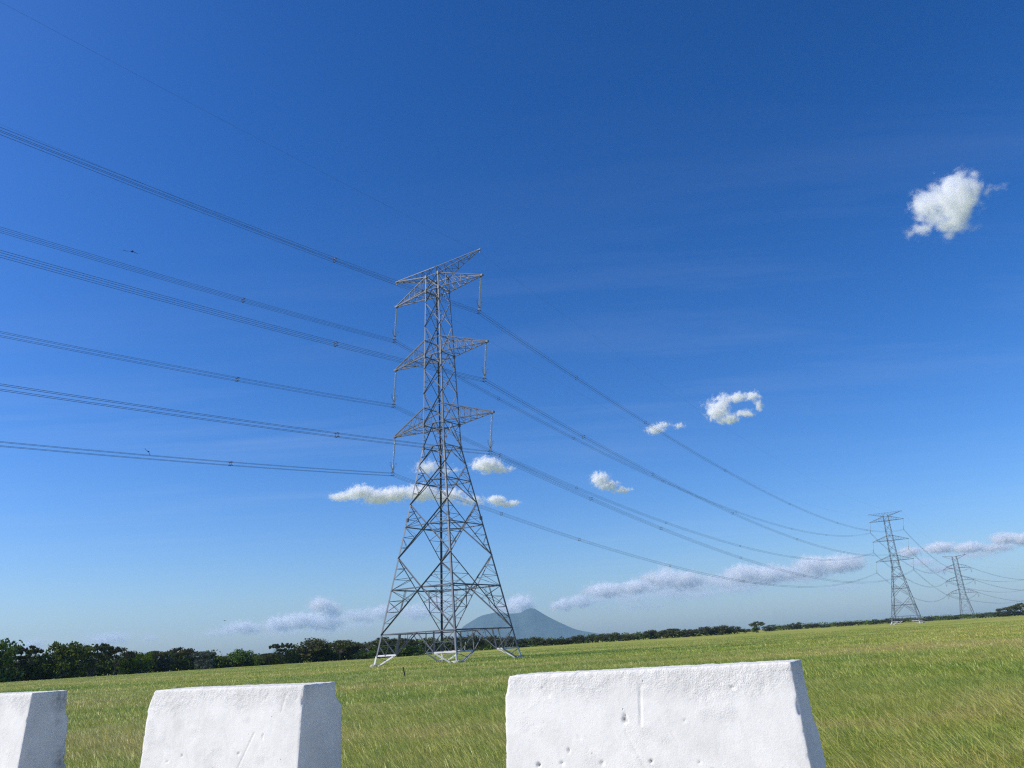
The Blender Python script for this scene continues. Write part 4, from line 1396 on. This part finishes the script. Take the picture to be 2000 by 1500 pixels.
# ------------------------------------------------------------ concrete barriers
def concrete_mat(seed, stain=0.0):
    m, nt, out = new_mat('whitewashed_concrete'); N = NT(nt)
    tc = N.n('ShaderNodeTexCoord'); P = tc.outputs['Object']
    mp = N.n('ShaderNodeMapping'); N.set(mp.inputs['Vector'], P); mp.inputs['Location'].default_value = (seed * 3.1, seed * 1.7, 0)
    V = mp.outputs[0]
    a = N.noise(V, 5.0, 5, 0.6)
    col = N.ramp(a, [(0.30, (0.70, 0.675, 0.60)), (0.60, (0.80, 0.77, 0.685))])
    # weather streaks running down
    st = N.n('ShaderNodeMapping'); N.set(st.inputs['Vector'], V); st.inputs['Scale'].default_value = (14, 14, 1.0)
    b = N.noise(st.outputs[0], 1.0, 4, 0.6)
    sf = N.math('MULTIPLY', N.math('SUBTRACT', b, 0.55), 1.6 + 2.0 * stain, clamp=True)
    col = N.mix(N.math('MULTIPLY', sf, 0.5), col, (0.48, 0.47, 0.44))
    at = N.n('ShaderNodeAttribute', attribute_name='dark_marks')
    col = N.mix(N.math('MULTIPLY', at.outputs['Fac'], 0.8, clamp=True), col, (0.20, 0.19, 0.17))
    # small grey specks scattered by noise
    sp = N.noise(V, 48.0, 4, 0.7)
    col = N.mix(N.math('MULTIPLY', N.math('SUBTRACT', sp, 0.66), 9.0, clamp=True), col, (0.34, 0.32, 0.29))
    p = N.n('ShaderNodeBsdfPrincipled')
    N.set(p.inputs['Base Color'], col); p.inputs['Roughness'].default_value = 0.85
    p.inputs['Specular IOR Level'].default_value = 0.2
    bp = N.n('ShaderNodeBump'); bp.inputs['Strength'].default_value = 1.0; bp.inputs['Distance'].default_value = 0.006
    ab = N.n('ShaderNodeAttribute', attribute_name='grit')
    # crumbly grit where the render has come off, smooth float finish elsewhere
    fine = N.noise(V, 130.0, 4, 0.7)
    grit = N.math('MULTIPLY', fine, N.math('ADD', 0.22, N.math('MULTIPLY', ab.outputs['Fac'], 0.85)))
    vp = N.n('ShaderNodeTexVoronoi'); N.set(vp.inputs['Vector'], V); vp.inputs['Scale'].default_value = 26.0
    hole = N.math('MULTIPLY', N.math('SUBTRACT', 0.13, vp.outputs['Distance'], clamp=True), N.math('GREATER_THAN', N.noise(V, 7.0, 2), 0.65))
    hgt = N.math('SUBTRACT', N.math('ADD', grit, N.math('MULTIPLY', N.noise(V, 14.0, 3, 0.55), 0.25)), N.math('MULTIPLY', hole, 9.0))
    N.set(bp.inputs['Height'], hgt)
    nt.links.new(bp.outputs[0], p.inputs['Normal'])
    nt.links.new(p.outputs[0], out.inputs['Surface'])
    return m


BH = 0.86


def barrier(label, sL, sR, n0, ztop, tilt, seed, pits=(), grooves=(), draftL=0.05, draftR=0.0, kink=.14, topn=.30, bulge=.062, step=.0075, dark_marks=()):
    """cast block; object X along the road, Y away from it, Z up; origin bottom left front"""
    L = sR - sL
    nx, ny, nz = int(L / step), int(.34 / step / 1.5), int(BH / step)
    idx = {}; V = []; F = []
    def vid(i, j, k):
        key = (i, j, k)
        if key not in idx: idx[key] = len(V); V.append((i / nx, j / ny, k / nz))
        return idx[key]
    for i in range(nx):
        for k in range(nz):
            F.append((vid(i, 0, k), vid(i + 1, 0, k), vid(i + 1, 0, k + 1), vid(i, 0, k + 1)))
            F.append((vid(i + 1, ny, k), vid(i, ny, k), vid(i, ny, k + 1), vid(i + 1, ny, k + 1)))
        for j in range(ny):
            F.append((vid(i, j, nz), vid(i + 1, j, nz), vid(i + 1, j + 1, nz), vid(i, j + 1, nz)))
            F.append((vid(i, j + 1, 0), vid(i + 1, j + 1, 0), vid(i + 1, j, 0), vid(i, j, 0)))
    for j in range(ny):
        for k in range(nz):
            F.append((vid(0, j + 1, k), vid(0, j, k), vid(0, j, k + 1), vid(0, j + 1, k + 1)))
            F.append((vid(nx, j, k), vid(nx, j + 1, k), vid(nx, j + 1, k + 1), vid(nx, j, k + 1)))
    A = np.array(V)
    u, v, w = A[:, 0], A[:, 1], A[:, 2]
    z = w * BH
    d = BH - z                                   # depth below the top
    lx = -draftL * np.clip(d / .13, 0, 1) ** .7 - 0.0 * d
    rx = L + draftR * np.clip(d / .4, 0, 1.5)
    nf = -.075 * np.clip(d, 0, .55) - np.clip(d - .55, 0, 1) * .55
    nb = topn + bulge * np.clip((d - kink + .03) / .06, 0, 1) + np.clip(d - .55, 0, 1) * .5
    X = lx + (rx - lx) * u; Y = nf + (nb - nf) * v
    P = np.stack([X, Y, z], 1)
    # outward normal estimate
    N_ = np.stack([(u >= 1).astype(float) - (u <= 0), (v >= 1).astype(float) - (v <= 0), (w >= 1).astype(float) - (w <= 0)], 1)
    nrm = np.linalg.norm(N_, axis=1)[:, None]; N_ = N_ / np.maximum(nrm, 1e-6)
    edge = (nrm[:, 0] > 1.1)
    # distance to the nearest arris, to round and chip it
    du = np.minimum(u, 1 - u) * L; dv = np.minimum(v, 1 - v) * .32; dw = (1 - w) * BH
    ds = np.sort(np.stack([du, dv, dw], 1), axis=1)[:, 1]
    ctr = np.stack([np.clip(X, .03, L - .03), np.clip(Y, nf + .03, nb - .03), np.minimum(z, BH - .03)], 1)
    inw = ctr - P; il = np.linalg.norm(inw, axis=1)[:, None]; inw = inw / np.maximum(il, 1e-6)
    S = np.array([seed * 5.7, seed * 2.3, seed])
    chip = fbm(P * 26 + S, 4, seed)
    chip2 = fbm(P * 9 + S, 3, seed + 9)
    rnd = np.clip(1 - ds / .016, 0, 1)
    P = P + inw * (rnd * (.0035 + np.clip(chip - .52, 0, 1) * .020 + np.clip(chip2 - .64, 0, 1) * .10))[:, None]
    # crumbly band beneath the top edge, trowel-smooth below
    lim = .075 + .20 * (fbm(np.stack([P[:, 0] * 4, P[:, 1] * 4, P[:, 2] * 0], 1) + S, 3, seed + 3) - .35)
    band = np.clip((lim - d) / .09 + .5, 0, 1)
    rough = fbm(P * 55 + S, 4, seed + 5) - .5
    med = fbm(P * np.array([14, 14, 7]) + S, 4, seed + 7) - .5
    patch = np.clip(fbm(P * np.array([5, 5, 9]) + S, 3, seed + 40) - .60, 0, 1) * 3
    gritv = np.maximum(band, patch)
    disp = rough * (.0010 + .0070 * band) + med * (.0016 + .003 * band)
    # streaky trowel marks, falling to the right
    tr = fbm(np.stack([(P[:, 0] + P[:, 2] * .55) * 46, P[:, 1] * 20, P[:, 2] * 7], 1) + S, 3, seed + 12)
    disp -= np.clip(tr - .68, 0, 1) * .014
    wob = fbm(P * 60 + S, 2, seed + 50) - .5
    front = (v <= 0)
    dirt_pit_tone = np.clip(fbm(P * 12 + S, 3, seed + 20) - .66, 0, 1) * .8
    for (px, pz, rx_, rz_, dep) in pits:         # px from the left end, pz below the top
        q = np.sqrt(((P[:, 0] - px) / rx_) ** 2 + ((d - pz) / rz_) ** 2)
        q = q * 1.5 + wob * 1.1
        m = front & (q < 1.3)
        disp = np.where(m, disp - dep * np.clip((1.0 - q) * 2.2, 0, 1), disp)
        dirt_pit_tone = np.where(m & (q < .8) & (dep > .008), .55, dirt_pit_tone)  # deeper pits get a darker colour inside, beside the dirt
    for (xa, za, xb, zb, r, dep) in grooves:
        pa = np.stack([P[:, 0], d], 1); a = np.array([xa, za]); b = np.array([xb, zb])
        t = np.clip(((pa - a) @ (b - a)) / ((b - a) @ (b - a)), 0, 1)
        q = np.linalg.norm(pa - (a + t[:, None] * (b - a)), axis=1) / r
        disp = np.where(front & (q < 1), disp - dep * (1 - q), disp)
    for (face, pa_, pz, r, amt) in dark_marks:         # dirt on the right end: (across, below top)
        q = np.sqrt(((P[:, 1] - pa_) / r) ** 2 + ((d - pz) / (r * 1.6)) ** 2)
        m = (u >= 1)
        n_ = fbm(P * 40 + S, 3, seed + 30)
        dirt_pit_tone = np.where(m, np.maximum(dirt_pit_tone, np.clip(1 - q, 0, 1) * amt * np.clip(n_ * 2.4 - .6, 0, 1)), dirt_pit_tone)
        disp = np.where(m & (q < 1), disp - .010 * amt * np.clip(n_ - .5, 0, 1) * (1 - q), disp)
    P = P + N_ * disp[:, None]
    P[:, 2] = np.where(w <= 0, 0, P[:, 2])
    me = bpy.data.meshes.new('concrete_barrier')
    me.from_pydata([tuple(p) for p in P], [], F); me.update()
    at = me.attributes.new('dark_marks', 'FLOAT', 'POINT'); at.data.foreach_set('value', dirt_pit_tone)
    at = me.attributes.new('grit', 'FLOAT', 'POINT'); at.data.foreach_set('value', np.clip(gritv, 0, 1))
    me.polygons.foreach_set('use_smooth', [True] * len(me.polygons))
    o = link_mesh('concrete_barrier', me, concrete_mat(seed))
    org = road_pt(sL, n0, EYE.z + ztop - BH)
    # local axes: X along road (with a little tilt), Y = away
    Rm = Matrix((RA, RN, ZUP)).transposed()
    o.matrix_world = Matrix.Translation(org) @ Rm.to_4x4() @ Matrix.Rotation(-tilt, 4, 'Y')
    tag(o, label, 'barrier', 'white concrete barriers along the road')
    return o


barrier('white concrete barrier cut off by the left edge, dirty stain on its end', -8.24, -6.724, 4.0, -.150, 0.0, 3, kink=.2, bulge=.035, draftL=.05,
        dark_marks=[(0, .25, .06, .10, .9), (0, .24, .22, .05, .5), (0, .31, .55, .10, 1.0), (0, .30, .50, .05, 1.0)])
barrier('middle white concrete barrier with its shaded right end showing', -5.227, -3.806, 4.0, -.166, -0.002, 5, draftL=.06, kink=.12,
        pits=[(.36, .42, .012, .012, .010), (.22, .46, .03, .008, .006), (.9, .40, .02, .012, .008), (.68, .50, .014, .014, .012), (1.1, .30, .012, .03, .006)],
        grooves=[(1.27, .05, 1.24, .16, .006, .004), (1.02, .28, .86, .56, .006, .005)])
barrier('nearest and largest white concrete barrier at the lower right', -2.292, -.788, 4.0, -.164, 0.008, 9, draftL=.035, draftR=.02, kink=.3, topn=.255,
        pits=[(.66, .23, .024, .034, .010), (.16, .44, .02, .024, .014), (.34, .37, .012, .014, .010), (.30, .43, .02, .012, .008), (.78, .42, .014, .016, .012), (.52, .43, .016, .02, .006),
              (1.08, .46, .022, .024, .010), (1.26, .54, .022, .02, .012), (.97, .24, .008, .012, .014), (1.02, .42, .012, .008, .006), (1.22, .10, .03, .012, .008)],
        grooves=[(.755, .08, .742, .26, .0075, .007), (.20, .07, .24, .11, .01, .006)])

# ------------------------------------------------------------ post and birds
def at_dist(x, y, D):
    d = world_ray(x, y); return EYE + d * (D / math.hypot(d.x, d.y))


pp = at_dist(790, 1321, 68); pp.z = 0
g = Geo(); g.tube([(0, 0, -.2), (.0, 0, .4), (-.11, 0, .98)], [.06, .058, .055], 8)
post = g.obj('marker_post', simple_mat('old_wood', (0.02, 0.018, 0.015), (0.05, 0.045, 0.04), 6.0), None, True)
post.location = pp
tag(post, 'short dark stake leaning in the grass below the pylon', 'post')

M_BIRD = simple_mat('bird_plumage', (0.015, 0.016, 0.022), (0.035, 0.035, 0.045), 20.0, 0.8)


def bird(label, x, y, D, span, roll, pitch, yaw, up=.35, sweep=.25):
    root = empty('bird', tuple(at_dist(x, y, D)))
    root.rotation_euler = (pitch, roll, yaw)
    g = Geo()
    Ln = span * .5
    g.tube([(0, Ln * .55, 0), (0, Ln * .42, .005), (0, Ln * .2, 0), (0, -.1 * Ln, 0), (0, -.45 * Ln, 0), (0, -.6 * Ln, 0)], [.008, .035 * span, .065 * span, .06 * span, .025 * span, .01 * span], 8)
    g.obj('body', M_BIRD, root, True)
    for s in (-1, 1):
        g = Geo(); V = []
        pr = [(.03, .16, .05, 0), (.22, .20, .02, up * .16), (.36, .10, -.02, up * .2), (.50, -.10, -.14, up * .12)]
        for (a, f, b, z) in pr:
            V += [Vector((s * a * span, f * span * .55, z * span)), Vector((s * a * span, b * span * .55 - .03 * span, z * span - .002)), Vector((s * a * span, (f + b) / 2 * span * .55, z * span + .008))]
        for k in range(3):
            o = k * 3
            g.F += [(o, o + 3, o + 5, o + 2), (o + 2, o + 5, o + 4, o + 1), (o + 1, o + 4, o + 3, o)]
        g.F += [(0, 2, 1), (9, 10, 11)]
        g.V = V
        g.obj('wing', M_BIRD, root)
    g = Geo()
    w = .07 * span; y0 = -.24 * span; y1 = -.50 * span
    g.V = [Vector((-w * .3, y0, 0)), Vector((w * .3, y0, 0)), Vector((w, y1, 0)), Vector((0, y1 * .88, 0)), Vector((-w, y1, 0))]
    g.V += [v + Vector((0, 0, -.004)) for v in g.V]
    g.F = [(0, 1, 2, 3, 4), (9, 8, 7, 6, 5)] + [(i, 5 + i, 5 + (i + 1) % 5, (i + 1) % 5) for i in range(5)]
    g.obj('tail', M_BIRD, root)
    tag(root, label, 'bird', 'flying birds')
    return root


bird('dark swallow with spread wings, highest of the birds at the left', 258, 491, 24, .50, .15, .5, .35, up=-.3)
bird('dark bird with drooping wing just above the lowest wires', 290, 882, 34, .38, .9, .2, .3, up=-.5)
bird('tiny dark bird low over the left cloud bank', 439, 1212, 60, .30, .2, .1, 1.2, up=.2)
